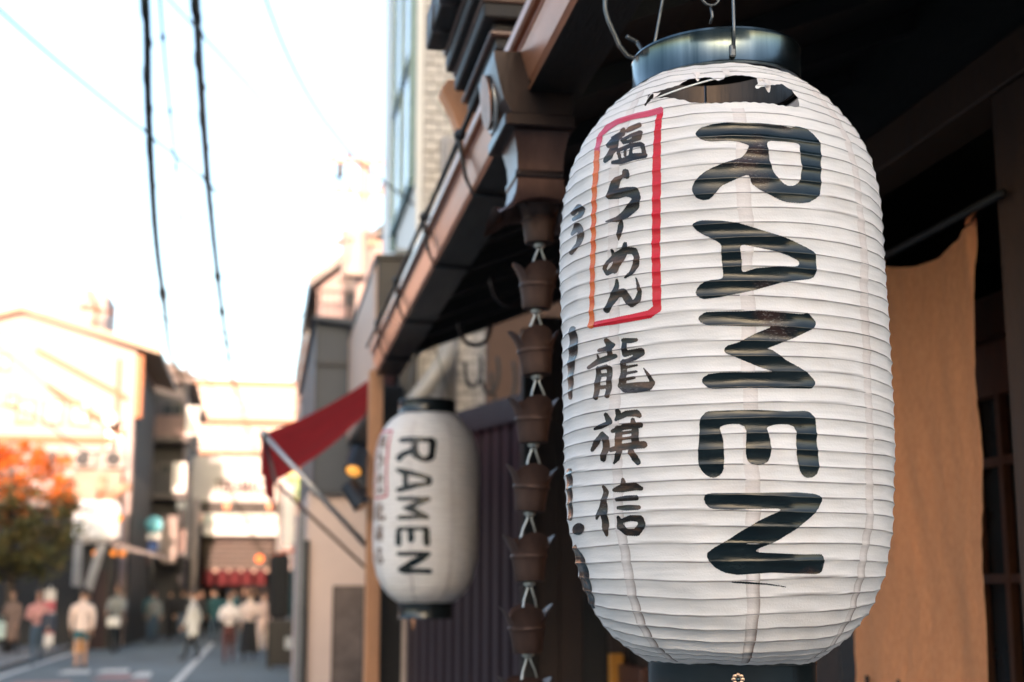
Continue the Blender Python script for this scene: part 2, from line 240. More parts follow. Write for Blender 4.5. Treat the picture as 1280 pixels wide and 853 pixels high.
'side':['-2411,-496 -2350,-498 -2332,-493 -2321,-484 -2242,-316 -2201,-94 -2065,146 -2065,164 -2133,356 -2149,374 -2168,386 -2224,405 -2284,411 -2333,404 -2345,398 -2354,386 -2360,206 -2448,-46 -2484,-274 -2494,-460 -2473,-478','-2278,1322 -2230,1321 -2128,1354 -2032,1392 -1966,1489 -1939,1538 -1946,1556 -2029,1658 -2074,1690 -2122,1706 -2176,1712 -2214,1706 -2248,1685 -2360,1628 -2361,1616 -2350,1604 -2314,1585 -2266,1572 -2236,1571 -2134,1589 -2109,1568 -2170,1449 -2342,1370 -2348,1364 -2343,1352 -2327,1340','-2193,1754 -2032,1748 -2008,1752 -1996,1760 -1940,1832 -1939,1844 -1945,1856 -1966,1875 -2080,1940 -2152,1962 -2206,1961 -2296,1910 -2346,1886 -2351,1880 -2338,1862 -2290,1838 -2236,1828 -2116,1852 -2110,1850 -2134,1826 -2314,1817 -2332,1812 -2335,1808 -2331,1796 -2290,1771 -2248,1758'],
'side2':['-3334,-3034 -2818,-3032 -2716,-3026 -2644,-3016 -2623,-3010 -2548,-2965 -2411,-2866 -2344,-2773 -2270,-2650 -2293,-2464 -2302,-2446 -2452,-2337 -2523,-2290 -2540,-2284 -2590,-2277 -2662,-2275 -2837,-2290 -2878,-2302 -2875,-2308 -2878,-2323 -2922,-2464 -2948,-2476 -2908,-2557 -2871,-2650 -2974,-2681 -3076,-2688 -3160,-2676 -3241,-2650 -3208,-2564 -3164,-2470 -3189,-2458 -3226,-2340 -3236,-2302 -3235,-2290 -3271,-2278 -3334,-2266','-2396,-2164 -2308,-2168 -2230,-2161 -2164,-2143 -2122,-2116 -2114,-2104 -2111,-2086 -2120,-2068 -2134,-2056 -2194,-2035 -2272,-2026 -2350,-2028 -2422,-2039 -2501,-2062 -2544,-2086 -2552,-2098 -2551,-2110 -2530,-2129 -2476,-2149','-2628,-1984 -2530,-1983 -2500,-1977 -2479,-1966 -2428,-1600 -2435,-1378 -2438,-1366 -2458,-1354 -2488,-1345 -2578,-1335 -2662,-1341 -2689,-1348 -2696,-1354 -2732,-1576 -2783,-1948 -2780,-1954 -2748,-1966','-3334,-1936 -3306,-1930 -3300,-1924 -3330,-1714 -3334,-1680'],
'tear':['962,2906 1172,2906 1189,2930 1221,2996 1257,3104 1263,3146 1261,3176 1250,3208 1232,3240 1214,3260 1148,3313 1124,3318 1076,3313 986,3289 698,3192 584,3162 577,3164 576,3170 583,3182 639,3236 666,3272 687,3338 684,3368 667,3386 620,3398 410,3396 212,3412 164,3409 138,3392 131,3350 116,3330 44,3318 2,3318 -39,3326 -58,3338 -100,3384 -136,3396 -184,3398 -316,3384 -388,3370 -490,3335 -574,3303 -652,3283 -760,3271 -1042,3263 -1102,3252 -1114,3236 -1121,3182 -1115,3098 -1109,3068 -1102,3056 -1079,3068 -1025,3140 -1012,3149 -982,3153 -928,3144 -736,3090 -574,3051 -520,3034 -334,2958 -268,2940 -202,2932 -94,2924 74,2921 446,2926'],
}

_zn = np.array([1.515, 1.53, 1.55, 1.58, 1.62, 1.68, 1.76, 1.9, 2.0, 2.06, 2.11, 2.15, 2.18, 2.205, 2.225, 2.24, 2.254]) - 1.885
_rn = np.array([.103, .1268, .1503, .1733, .191, .204, .2082, .2092, .2098, .209, .205, .196, .1825, .165, .149, .133, .112])
_zd = np.linspace(_zn[0], _zn[-1], 900); _rd = np.interp(_zd, _zn, _rn)
_k = np.exp(-np.linspace(-2, 2, 31) ** 2); _k /= _k.sum()
_rd = np.convolve(np.pad(_rd, 15, mode='reflect', reflect_type='odd'), _k, 'valid')
_sd = np.concatenate([[0], np.cumsum(np.hypot(np.diff(_zd), np.diff(_rd)))])
NB = 46                                                        # paper bands between the bamboo ribs
PITCH = _sd[-1] / NB
_nr = np.gradient(_zd, _sd); _nz = -np.gradient(_rd, _sd)
RM = .208
def paper_point(phi, z, off=0., sag=1., seed=0.):
    """point of the corrugated paper for an angle and a height (arrays); off = distance outside the paper"""
    s = np.interp(z, _zd, _sd)
    s2 = s + .0011 * np.sin(2 * phi + 3 * s * 9 + seed) + .0008 * np.sin(5 * phi - s * 31 + seed)
    t = (s2 / PITCH) % 1.0
    edge = np.clip(np.minimum(s, _sd[-1] - s) / .03, .25, 1)
    dep = .0021 * edge * (1 + .25 * np.sin(3.1 * phi + 40 * s + seed))
    o = off - dep * np.abs(np.sin(np.pi * t)) ** .6
    o = o + .0012 * np.sin(3 * phi + 11 * s + seed) * edge + .0007 * np.sin(8 * phi + 23 * s + 2 * seed) + .0006 * np.sin(23 * phi + 71 * s) * np.sin(9 * phi - 50 * s + seed)
    r = np.interp(z, _zd, _rd) + o * np.interp(z, _zd, _nr)
    zz = z + o * np.interp(z, _zd, _nz)
    q = np.clip((-.205 - z) / .11, 0, 1); q = q * q * (3 - 2 * q); e = np.clip((z + .368) / .03, 0, 1)
    zz = zz - sag * .015 * q * e * np.cos(phi)
    return r, zz, t
def sdist(loops, U, Z):
    d = np.full(U.shape, 1e9); ins = np.zeros(U.shape, bool)
    for lp in loops:
        for (x0, y0), (x1, y1) in zip(lp, lp[1:] + lp[:1]):
            dx, dy = x1 - x0, y1 - y0; L = dx * dx + dy * dy + 1e-14
            t = np.clip(((U - x0) * dx + (Z - y0) * dy) / L, 0, 1)
            d = np.minimum(d, np.hypot(U - x0 - t * dx, Z - y0 - t * dy))
            if dy: ins ^= ((y0 > Z) != (y1 > Z)) & (U < dx * (Z - y0) / dy + x0)
    return np.where(ins, -d, d)
def iso(us, zs, D):
    """mesh of the part of the grid where D < 0, cut cleanly along D = 0"""
    nu, nz = len(us), len(zs); ins = D < 0; V = []; F = []; vid = {}
    def corner(j, i):
        k = (j, i)
        if k not in vid: vid[k] = len(V); V.append((us[i], zs[j]))
        return vid[k]
    def cut(a, b):
        k = (a, b) if a < b else (b, a)
        if k not in vid:
            (j0, i0), (j1, i1) = k; f = D[j0, i0] / (D[j0, i0] - D[j1, i1]); f = min(max(f, .02), .98)
            vid[k] = len(V); V.append((us[i0] + f * (us[i1] - us[i0]), zs[j0] + f * (zs[j1] - zs[j0])))
        return vid[k]
    n = ins[:-1, :-1].astype(int) + ins[1:, :-1] + ins[:-1, 1:] + ins[1:, 1:]
    for j, i in zip(*np.nonzero(n)):
        c = ((j, i), (j, i + 1), (j + 1, i + 1), (j + 1, i))
        if n[j, i] == 4: F.append(tuple(corner(*q) for q in c)); continue
        p = []
        for a, b in zip(c, c[1:] + c[:1]):
            if ins[a]: p.append(corner(*a))
            if ins[a] != ins[b]: p.append(cut(a, b))
        if len(p) > 2: F.append(tuple(p))
    return np.array(V), F
def art(key): return [[tuple(int(v) * 1e-4 for v in q.split(',')) for q in l.split()] for l in ART[key]]

def paper_mat(name, col, rib, wear=.8, trans=.27):
    m = bpy.data.materials.new(name); m.use_nodes = True; nt = m.node_tree; N = nt.nodes; L = nt.links; b = N['Principled BSDF']
    tc = N.new('ShaderNodeTexCoord'); mp = N.new('ShaderNodeMapping'); mp.inputs['Scale'].default_value = (.35, .35, 3.2); L.new(tc.outputs['Object'], mp.inputs[0])
    a = N.new('ShaderNodeTexNoise'); a.inputs['Scale'].default_value = 46; a.inputs['Detail'].default_value = 6; L.new(mp.outputs[0], a.inputs[0])
    c = N.new('ShaderNodeTexNoise'); c.inputs['Scale'].default_value = 7; c.inputs['Detail'].default_value = 5; c.inputs['Roughness'].default_value = .7; L.new(tc.outputs['Object'], c.inputs[0])
    f = N.new('ShaderNodeTexNoise'); f.inputs['Scale'].default_value = 420; f.inputs['Detail'].default_value = 3; L.new(tc.outputs['Object'], f.inputs[0])
    ra = N.new('ShaderNodeMapRange'); ra.inputs['From Min'].default_value = .42; ra.inputs['From Max'].default_value = .72; L.new(a.outputs['Fac'], ra.inputs[0])
    rc = N.new('ShaderNodeMapRange'); rc.inputs['From Min'].default_value = .52; rc.inputs['From Max'].default_value = .78; L.new(c.outputs['Fac'], rc.inputs[0])
    def mix(fac, A, B, k=1.):
        x = N.new('ShaderNodeMix'); x.data_type = 'RGBA'
        u = N.new('ShaderNodeMath'); u.operation = 'MULTIPLY'; u.inputs[1].default_value = k; L.new(fac, u.inputs[0]); L.new(u.outputs[0], x.inputs['Factor'])
        if isinstance(A, tuple): x.inputs['A'].default_value = (*A, 1)
        else: L.new(A, x.inputs['A'])
        x.inputs['B'].default_value = (*B, 1); return x.outputs['Result']
    k = mix(ra.outputs[0], col, tuple(q * .80 for q in col), .7)
    k = mix(rc.outputs[0], k, (col[0] * .86, col[1] * .76, col[2] * .68), .45)
    at = N.new('ShaderNodeAttribute'); at.attribute_name = 'wear'
    w = N.new('ShaderNodeMath'); w.operation = 'MULTIPLY'; L.new(at.outputs['Fac'], w.inputs[0])
    rw = N.new('ShaderNodeMapRange'); rw.inputs['From Min'].default_value = .3; rw.inputs['From Max'].default_value = .6; rw.inputs['To Min'].default_value = .62; L.new(c.outputs['Fac'], rw.inputs[0]); L.new(rw.outputs[0], w.inputs[1])
    k = mix(w.outputs[0], k, rib, wear)
    L.new(k, b.inputs['Base Color']); b.inputs['Roughness'].default_value = .62; b.inputs['Specular IOR Level'].default_value = .35
    bn = N.new('ShaderNodeBump'); bn.inputs['Strength'].default_value = .25; bn.inputs['Distance'].default_value = .002
    ad = N.new('ShaderNodeMath'); ad.operation = 'ADD'; L.new(f.outputs['Fac'], ad.inputs[0]); L.new(a.outputs['Fac'], ad.inputs[1]); L.new(ad.outputs[0], bn.inputs['Height']); L.new(bn.outputs[0], b.inputs['Normal'])
    tr = N.new('ShaderNodeBsdfTranslucent'); L.new(k, tr.inputs['Color']); ms = N.new('ShaderNodeMixShader'); ms.inputs[0].default_value = trans
    L.new(b.outputs[0], ms.inputs[1]); L.new(tr.outputs[0], ms.inputs[2]); L.new(ms.outputs[0], N['Material Output'].inputs['Surface'])
    return m
def ink_mat(name, col, col2, rough, streak=.3, rust=None):
    """brush paint: glossy, with brush hairs and thin dry patches"""
    m = bpy.data.materials.new(name); m.use_nodes = True; nt = m.node_tree; N = nt.nodes; L = nt.links; b = N['Principled BSDF']
    tc = N.new('ShaderNodeTexCoord'); mp = N.new('ShaderNodeMapping'); mp.inputs['Scale'].default_value = (1, 1, 3.5); L.new(tc.outputs['Object'], mp.inputs[0])
    a = N.new('ShaderNodeTexNoise'); a.inputs['Scale'].default_value = 16; a.inputs['Detail'].default_value = 7; a.inputs['Roughness'].default_value = .7; L.new(mp.outputs[0], a.inputs[0])
    r = N.new('ShaderNodeMapRange'); r.inputs['From Min'].default_value = .48; r.inputs['From Max'].default_value = .72; L.new(a.outputs['Fac'], r.inputs[0])
    x = N.new('ShaderNodeMix'); x.data_type = 'RGBA'; x.inputs['A'].default_value = (*col, 1); x.inputs['B'].default_value = (*col2, 1); L.new(r.outputs[0], x.inputs['Factor']); res = x.outputs['Result']
    c = N.new('ShaderNodeTexNoise'); c.inputs['Scale'].default_value = 9; c.inputs['Detail'].default_value = 4; L.new(tc.outputs['Object'], c.inputs[0])
    f = N.new('ShaderNodeTexNoise'); f.inputs['Scale'].default_value = 240; f.inputs['Detail'].default_value = 4; L.new(mp.outputs[0], f.inputs[0])
    def over(src, fac, colr):
        y = N.new('ShaderNodeMix'); y.data_type = 'RGBA'; L.new(fac, y.inputs['Factor']); L.new(src, y.inputs['A']); y.inputs['B'].default_value = (*colr, 1); return y.outputs['Result']
    def band(src, lo, hi, k):
        q = N.new('ShaderNodeMapRange'); q.inputs['From Min'].default_value = lo; q.inputs['From Max'].default_value = hi; q.inputs['To Max'].default_value = k; L.new(src, q.inputs[0]); return q.outputs[0]
    if rust: res = over(res, band(c.outputs['Fac'], .58, .70, .75), rust)
    pr = N.new('ShaderNodeMath'); pr.operation = 'MULTIPLY'; L.new(band(f.outputs['Fac'], .60, .66, 1.), pr.inputs[0]); L.new(band(c.outputs['Fac'], .58, .70, .40), pr.inputs[1])
    res = over(res, pr.outputs[0], (.46, .43, .41) if rust else tuple(min(1, q * 1.4 + .1) for q in col))
    L.new(res, b.inputs['Base Color'])
    rr = N.new('ShaderNodeMapRange'); rr.inputs['From Min'].default_value = .3; rr.inputs['From Max'].default_value = .7; rr.inputs['To Min'].default_value = rough * .5; rr.inputs['To Max'].default_value = rough * 1.6; L.new(a.outputs['Fac'], rr.inputs[0]); L.new(rr.outputs[0], b.inputs['Roughness'])
    b.inputs['Specular IOR Level'].default_value = .42
    bn = N.new('ShaderNodeBump'); bn.inputs['Strength'].default_value = streak; bn.inputs['Distance'].default_value = .003; L.new(a.outputs['Fac'], bn.inputs['Height']); L.new(bn.outputs[0], b.inputs['Normal'])
    return m
ink_black = ink_mat('glossy_black_paint', (.002, .006, .008), (.010, .018, .021), .20, .16, (.055, .020, .012))
ink_brown = ink_mat('thin_brown_black_ink', (.008, .006, .005), (.17, .085, .046), .34, .2, (.05, .03, .02))
ink_red = ink_mat('red_brush_paint', (.50, .006, .018), (.42, .012, .02), .4)
ink_pink = ink_mat('thin_pink_red_paint', (.50, .05, .10), (.45, .02, .05), .4)
ink_orange = ink_mat('thin_red_paint_backlit', (.62, .13, .025), (.45, .035, .02), .4)  # orange tone paints backlight through the thinner red paint
MATTE = M('inner_shade_black', (.008, .008, .008), .9)  # flat black meant for the shade inside the ring, on no object
ink_faded = ink_mat('faded_brown_ink', (.16, .085, .055), (.26, .15, .10), .5, .1)
LETTERS = [('R', ink_black), ('A', ink_black), ('M', ink_black), ('E', ink_black), ('N', ink_black), ('mark', ink_black), ('salt', ink_brown), ('ra', ink_brown), ('dash', ink_brown),
           ('me', ink_brown), ('n', ink_brown), ('dragon', ink_brown), ('flag', ink_brown), ('trust', ink_brown), ('side', ink_brown), ('side2', ink_black)]
SAYS = {'R': 'letter R', 'A': 'letter A', 'M': 'letter M', 'E': 'letter E', 'N': 'letter N', 'mark': 'thin brush scratch', 'salt': 'character 塩', 'ra': 'character ら', 'dash': 'dash ー', 'me': 'character め',
        'n': 'character ん', 'dragon': 'character 龍', 'flag': 'character 旗', 'trust': 'character 信', 'side': 'brush strokes near the edge', 'side2': 'brush stroke near the lower edge'}

def lantern(axis, turn, label, paper, steel_cap, torn, fine):
    """axis = (x, y, height of the middle); turn = extra rotation of the lettering, radians"""
    ax, ay, az = axis; a0 = math.atan2(-ay, -ax) + turn
    root = thing('paper_lantern', (ax, ay, az - .46), label, 'lantern', 'white paper lanterns hanging under the eave')
    seed = 0. if torn else 2.2; sag = 1. if torn else .3
    def world(phi, z, off=0.):
        r, zz, t = paper_point(phi, z, off, sag, seed)
        return np.stack([ax + r * np.cos(a0 + phi), ay + r * np.sin(a0 + phi), az + zz], -1)
    # the paper: rows placed densely at every rib, columns all round
    ts = [0, .022, .05, .12, .28, .45, .62, .78, .90, .955, .98] if fine else [0, .08, .35, .65, .92]
    sr = np.array([(b + t) * PITCH for b in range(NB) for t in ts] + [_sd[-1]])
    zr = np.interp(sr, _sd, _zd); us = np.linspace(-math.pi, math.pi, (300 if fine else 120) + 1) * RM
    if torn:
        us = np.concatenate([us[us < -.13], np.arange(-.13, .15, .0016), us[us > .15]])
    U, Z = np.meshgrid(us, zr)
    D = np.full(U.shape, -1.)
    tear = None
    if torn:
        tear = art('tear'); top = zr > .28
        D[top] = -sdist(tear, U[top], Z[top]) + .0010 * np.sin(U[top] * 310) * np.sin(Z[top] * 260 + U[top] * 170)
    V, F = iso(us, zr, D)
    g = G(); P = world(V[:, 0] / RM, V[:, 1]); g.v = [tuple(p) for p in P]; g.f = F; g.m = [0] * len(F); g.sm = [True] * len(F)
    _, _, tt = paper_point(V[:, 0] / RM, V[:, 1], 0., sag, seed)
    tt = np.minimum(tt, 1 - tt); g.attr = np.clip(1.25 - tt / .045, 0, 1) if fine else np.clip(1 - tt / .10, 0, 1)
    body = obj('paper_shade', g, paper, root)
    # seams where the paper gores overlap
    for k in range(8):
        ph0 = R(8 + 46 * k if k < 4 else -38 - 46 * (k - 4))
        sg = G(); w = .0085; nz_ = 330 if fine else 90
        zz = np.linspace(_zd[4], _zd[-40] if not (torn and k == 0) else .285, nz_)
        cols = [-1, -.55, 0, .55, 1]; A = []
        for c in cols:
            wob = .0012 * np.sin(zz * 60 + k) + .0006 * np.sin(zz * 190 + 2 * k)
            A.append(world(ph0 + (c * w + wob) / RM, zz, .00022 if abs(c) < 1 else .00005))
        A = np.stack(A, 1).reshape(-1, 3); nc = len(cols)
        low = np.clip((-.16 - zz) / .20, 0, 1)
        sg.add(A, [(j * nc + i, j * nc + i + 1, (j + 1) * nc + i + 1, (j + 1) * nc + i) for j in range(nz_ - 1) for i in range(nc - 1)], 0, True)
        sg.attr = np.stack([(.10 + .6 * low) * (.6 + .4 * np.sin(zz * 90 + k)), 0 * zz + .03, 0 * zz + .03, .08 + .5 * low, .22 + 1.1 * low], 1).ravel()
        obj('paper_seam', sg, SEAM, root)
    # lettering
    lift = .00055 if fine else .0012
    todo = [(k, m, art(k)) for k, m in LETTERS + [('frame_red', ink_red), ('frame_pink', ink_pink), ('frame_orange', ink_orange)] if not k.startswith('side')]
    todo += [(k, m, [lp]) for k, m in LETTERS if k.startswith('side') for lp in art(k)]
    for key, mat, loops in todo:
        if not torn and key in ('mark',): continue
        if not torn and mat is ink_brown: mat = ink_faded
        al = [p for l in loops for p in l]
        st = (.0011 if key in 'RAMEN' else .0008) if fine else .0028
        ug = np.arange(min(p[0] for p in al) - 2 * st, max(p[0] for p in al) + 3 * st, st); zg = np.arange(min(p[1] for p in al) - 2 * st, max(p[1] for p in al) + 3 * st, st)
        Ug, Zg = np.meshgrid(ug, zg)
        D = sdist(loops, Ug, Zg)
        if fine: D = D + .00035 * np.sin(Ug * 1900 + Zg * 700) * np.sin(Zg * 1300)
        V, F = iso(ug, zg, D)
        if not len(F): continue
        lg = G(); extra = {'frame_pink': .0002, 'frame_orange': .0003}.get(key, 0.)
        lg.v = [tuple(p) for p in world(V[:, 0] / RM, V[:, 1], lift + extra)]; lg.f = F; lg.m = [0] * len(F); lg.sm = [True] * len(F)
        nm = 'red_frame' if key.startswith('frame') else 'painted_letter'
        obj(nm, lg, mat, root, label=('red brush frame line' if key == 'frame_red' else 'pink arched top of the brush frame' if key == 'frame_pink' else 'orange side of the brush frame') if nm == 'red_frame' else 'brush painted ' + SAYS[key])
    # bands at top and bottom, as open rings
    tilt = R(2.0) if torn else 0
    def ring(name, r, z0, z1, mat, th=.003, tl=0., lip=.0015):
        q = G(); q.lathe([(r - th, z0), (r, z0), (r + lip, z0 + .002), (r, z0 + .004), (r, z1 - .005), (r + lip * .7, z1 - .003), (r, z1), (r - th, z1), (r - th, z0)], n=96)
        c, s_ = math.cos(tl), math.sin(tl); zm = (z0 + z1) / 2
        q.v = [(ax + x * c, ay + y, az + zm + (z - zm) + x * s_) for x, y, z in q.v]
        return smooth_angle(obj(name, q, mat, root))
    if torn:
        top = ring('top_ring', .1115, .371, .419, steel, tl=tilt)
        ring('ring_shade_lining', .1083, .3715, .4185, M('shade_brown_tin', (.040, .030, .026), .38, .8, var=.5, scale=18, stretch=(2, 2, .2)), th=.0012, tl=tilt, lip=0.)  # added dark liner, puts shade inside the top ring as colour
        ring('bottom_ring', .1035, -.46, -.3675, black_lacquer, tl=R(-.8))
        rv = G()
        for (ph, zr_) in ((R(11), .383),):
            c = (ax + .1135 * math.cos(a0 + ph), ay + .1135 * math.sin(a0 + ph), az + zr_)
            rv.box((c[0] - .004, c[1] - .002, c[2] - .006), (c[0] + .004, c[1] + .004, c[2] + .010), 0, .0015)
            rv.lathe([(0, .003), (.002, .0028), (.0032, .001), (.0034, 0)], (c[0], c[1] - .002, c[2] - .001), 12, 1, axis='y'); 
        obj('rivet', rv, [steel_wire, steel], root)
        # bail rods up to the rafters
        for path in ([(.5665, 1.624, 2.272), (.567, 1.622, 2.30), (.5685, 1.626, 2.36), (.576, 1.68, 2.60)], [(.511, 1.823, 2.26), (.521, 1.829, 2.35), (.536, 1.826, 2.43), (.565, 1.76, 2.60)]):
            rg = G(); rg.tube(path, .0021, 10); obj('hanger_rod', rg, steel_wire, root)
        fl = G(); c = Vector((ax + .1052 * math.cos(a0 + R(4)), ay + .1052 * math.sin(a0 + R(4)), az - .386)); n_ = Vector((math.cos(a0 + R(4)), math.sin(a0 + R(4)), 0)); t_ = Vector((-n_.y, n_.x, 0))
        for k in range(8):
            q = 2 * math.pi * k / 8; pc = c + (t_ * math.cos(q) + Vector((0, 0, 1)) * math.sin(q)) * .0052
            ring_ = [pc + (t_ * math.cos(w) + Vector((0, 0, 1)) * math.sin(w)) * .0026 for w in [2 * math.pi * i / 10 for i in range(10)]]
            fl.add(ring_ + [pc + n_ * .0018], [(i, (i + 1) % 10, 10) for i in range(10)], 0, True)
        rr = [c + (t_ * math.cos(w) + Vector((0, 0, 1)) * math.sin(w)) * .0028 for w in [2 * math.pi * i / 12 for i in range(12)]]
        fl.add(rr + [c + n_ * .0036], [(i, (i + 1) % 12, 12) for i in range(12)], 1, True)
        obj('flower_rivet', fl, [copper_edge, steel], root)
        ir = G(); ir.tube([(ax + .058 * math.cos(a0 + R(-14)), ay + .058 * math.sin(a0 + R(-14)), az + z_) for z_ in (.20, .36)], .0016, 8); obj('inner_rod', ir, steel_wire, root)
        # bamboo hoop left bare by the tear
        hp = G(); ph = np.linspace(R(-29), R(12), 40); zz = np.interp(np.linspace(0, 1, 40), [0, 1], [.313, .345])
        rr_ = np.interp(zz, _zd, _rd) - .004
        hp.tube([(ax + r * math.cos(a0 + p), ay + r * math.sin(a0 + p), az + z) for r, p, z in zip(rr_, ph, zz)], .0011, 8); obj('bare_hoop', hp, white_paint, root)
        # curled scraps of paper at the tear
        for ph, z0, w, ln, cu in ((R(-9), .349, .020, .016, .5), (R(7), .352, .026, .013, .3), (R(22), .334, .017, .020, .9), (R(-27), .322, .015, .014, -.7)):
            sc = G()
            def flap(u, v, ph=ph, z0=z0, w=w, ln=ln, cu=cu):
                zz_ = z0 - v * ln * (.6 + .4 * math.sin(u * 5 + ph * 9)); r_ = float(np.interp(zz_, _zd, _rd)) + .001 - v * v * .008 * cu + .002 * math.sin(u * 6)
                p_ = ph + (u - .5) * w * (1 - .5 * v) / .16
                return (ax + r_ * math.cos(a0 + p_), ay + r_ * math.sin(a0 + p_), az + zz_)
            sc.grid(flap, 8, 6); obj('torn_scrap', sc, SEAM, root)
    else:
        ring('top_ring', .113, .371, .425, black_lacquer)
        ring('bottom_ring', .105, -.43, -.3675, black_lacquer)
        rg = G(); rg.tube([(ax - .1, ay, az + .40), (ax - .06, ay, az + .55), (ax, ay, az + .72)], .003, 8); rg.tube([(ax + .1, ay, az + .40), (ax + .06, ay, az + .55), (ax, ay, az + .72)], .003, 8)
        obj('hanger_rod', rg, steel_wire, root)
        ts_ = G(); ts_.tube([(ax - .055, ay - .09, az - .43), (ax - .055, ay - .092, az - .47)], [.008, .004], 8); obj('cord_end', ts_, wood_tan, root)
    return root
PAPER = paper_mat('white_lantern_paper', (.88, .83, .81), (.060, .040, .034), .97)
PAPER2 = paper_mat('cream_lantern_paper', (.92, .85, .81), (.30, .20, .15), .55, .14)
SEAM = paper_mat('lantern_seam_paper', (.84, .765, .74), (.13, .06, .038), .97)
lantern((.58, 1.737, 1.885), 0, 'large white paper lantern with torn shoulder and bright steel top ring', PAPER, True, True, True)
lantern((.638, 5.63, 1.927), R(-26), 'smaller looking white lantern with black top and bottom rings, further along the eave', PAPER2, False, False, False)
# ---------------------------------------------------------------- ground
road = M('asphalt', (.120, .150, .160), .8, var=.34, scale=1.3, bump=.25, bscale=.01)
pave = M('pavement_slab', (.17, .165, .16), .85, var=.15, scale=4, bump=.15)
line_w = M('road_line_paint', (.62, .62, .60), .7, var=.25, scale=5)
line_p = M('worn_red_road_paint', (.34, .20, .19), .8, var=.35, scale=3)
g = G()
for i in range(24):
    for j in range(24):
        a, b = -480 + 40 * i, -400 + 40 * j
        g.add([(a, b, 0), (a + 40, b, 0), (a + 40, b + 40, 0), (a, b + 40, 0)], [(0, 1, 2, 3)])
structure('ground', g, road)
def sheet(name, pts, z, mat):
    q = G(); q.add([(x, y, z) for x, y in pts], [tuple(range(len(pts)))]); return structure(name, q, mat)
q = G(); q.box((-8.2, -30, .0), (-5.35, 66, .11), 0, .02); structure('pavement', q, pave)
q = G(); q.box((.62, -30, .0), (2.2, 66, .09), 0, .02); structure('pavement', q, pave)
q = G(); q.box((-5.35, -30, .0), (-5.2, 66, .125), 0, .02); structure('kerb', q, M('kerb_stone', (.3, .29, .28), .8, var=.15, scale=6))
sheet('road_line', [(-4.92, -10), (-4.78, -10), (-4.78, 64), (-4.92, 64)], .004, line_w)
sheet('road_line', [(-1.50, -10), (-1.36, -10), (-1.36, 47), (-1.50, 47)], .004, line_w)
for (x0, x1, y0, y1, m) in ((-4.3, -3.2, 26.2, 27.4, line_p), (-3.0, -2.3, 27.6, 29.4, line_p), (-3.9, -3.3, 29.8, 31.2, line_w), (-3.2, -2.55, 30.0, 31.4, line_w),
                            (-2.25, -1.85, 25.2, 27.6, line_p), (-2.4, -2.0, 28.4, 30.2, line_w), (-4.5, -3.9, 24.8, 25.4, line_w), (-2.0, -1.6, 22.8, 25.0, line_p)):
    sheet('road_mark', [(x0, y0), (x1, y0 + .1), (x1 - .1, y1), (x0 + .05, y1 - .1)], .008, m)

# ---------------------------------------------------------------- the ramen shop on this side
shop = thing('ramen_shop', (1.5, 2.7, 0), 'dark timber ramen shop with a deep eave and copper box gutter, behind the largest lantern', 'building')
def part(name, g, mat, parent=shop, label=None): return obj(name, g, mat, parent, label)
def soff(x): return 2.585 + (x - .60) * .40
# sloping soffit, rafters, roof above
g = G(); g.prism([(.575, soff(.575) + .05), (4.0, soff(4.0) + .05), (4.0, soff(4.0) + .075), (.575, soff(.575) + .075)], 'y', 1.42, 6.32); part('soffit', g, wood_dark)
for k in range(12):
    y = 1.50 + .40 * k
    g = G(); g.prism([(.60, soff(.6)), (2.6, soff(2.6)), (2.6, soff(2.6) + .049), (.60, soff(.6) + .049)], 'y', y, y + .045); part('rafter', g, wood_dark)
g = G(); g.prism([(.55, soff(.575) + .08), (1.9, soff(1.9) + .08), (1.9, soff(1.9) + .13), (.55, soff(.575) + .13)], 'y', 1.40, 6.34); part('roof', g, M('grey_roof_tile', (.06, .06, .065), .5, var=.2, scale=8))
g = G(); g.box((1.62, 1.5, 3.13), (4.2, 6.2, 7.4)); part('upper_wall', g, M('dark_plaster', (.13, .10, .085), .85))
g = G(); g.box((1.45, 1.3, 7.4), (4.6, 6.4, 7.62), 0, .03); part('upper_roof', g, M('grey_roof_tile', (.06, .06, .065)))
for y in (2.6, 4.6):
    g = G(); g.box((1.59, y, 4.4), (1.64, y + 1.3, 5.8)); w = part('window', g, wood_dark); g = G(); g.box((1.58, y + .08, 4.48), (1.60, y + 1.22, 5.72)); part('pane', g, dark_glass, w)
# head beam along the front, posts
g = G(); g.box((1.5, 1.45, 2.645), (1.62, 6.1, 2.745), 0, .004); part('head_beam', g, wood_post)
g = G(); g.box((1.55, 1.45, 2.74), (1.6, 6.1, 3.14)); part('frieze_board', g, wood_dark)
for (x, y, w, m) in ((1.5, 2.40, .27, wood_post), (1.48, 6.05, .13, wood_brown), (1.5, 1.46, .14, wood_post)):
    g = G(); g.box((x - .004, y, 0), (x + .14, y + w, 2.64), 0, .008); part('post', g, m)
# front wall between the entrance and the far corner: boards, one by one
for k in range(13):
    y = 3.56 + k * .192
    g = G(); g.box((1.56, y, .35), (1.585 + .004 * (k % 3), y + .188, 2.64), 0, .003); part('wall_board', g, wood_brown if k % 3 else wood_dark)
g = G(); g.box((1.50, 3.5, .0), (1.60, 6.05, .35), 0, .01); part('plinth', g, M('dark_stone', (.06, .055, .05), .7))
g = G(); g.box((1.47, 6.00, 0), (1.53, 6.045, 1.34), 0, .004); part('door_strip', g, M('lamplit_orange_wood', (.50, .20, .03), .35, var=.3, scale=12, stretch=(6, 6, .6)))  # orange colour paints warm lamplight onto the strip
g = G(); g.box((1.50, 5.62, 0), (1.545, 5.99, 1.30), 0, .004); part('low_panel', g, M('red_brown_panel', (.085, .030, .018), .5, var=.3, scale=12, stretch=(6, 6, .6)))
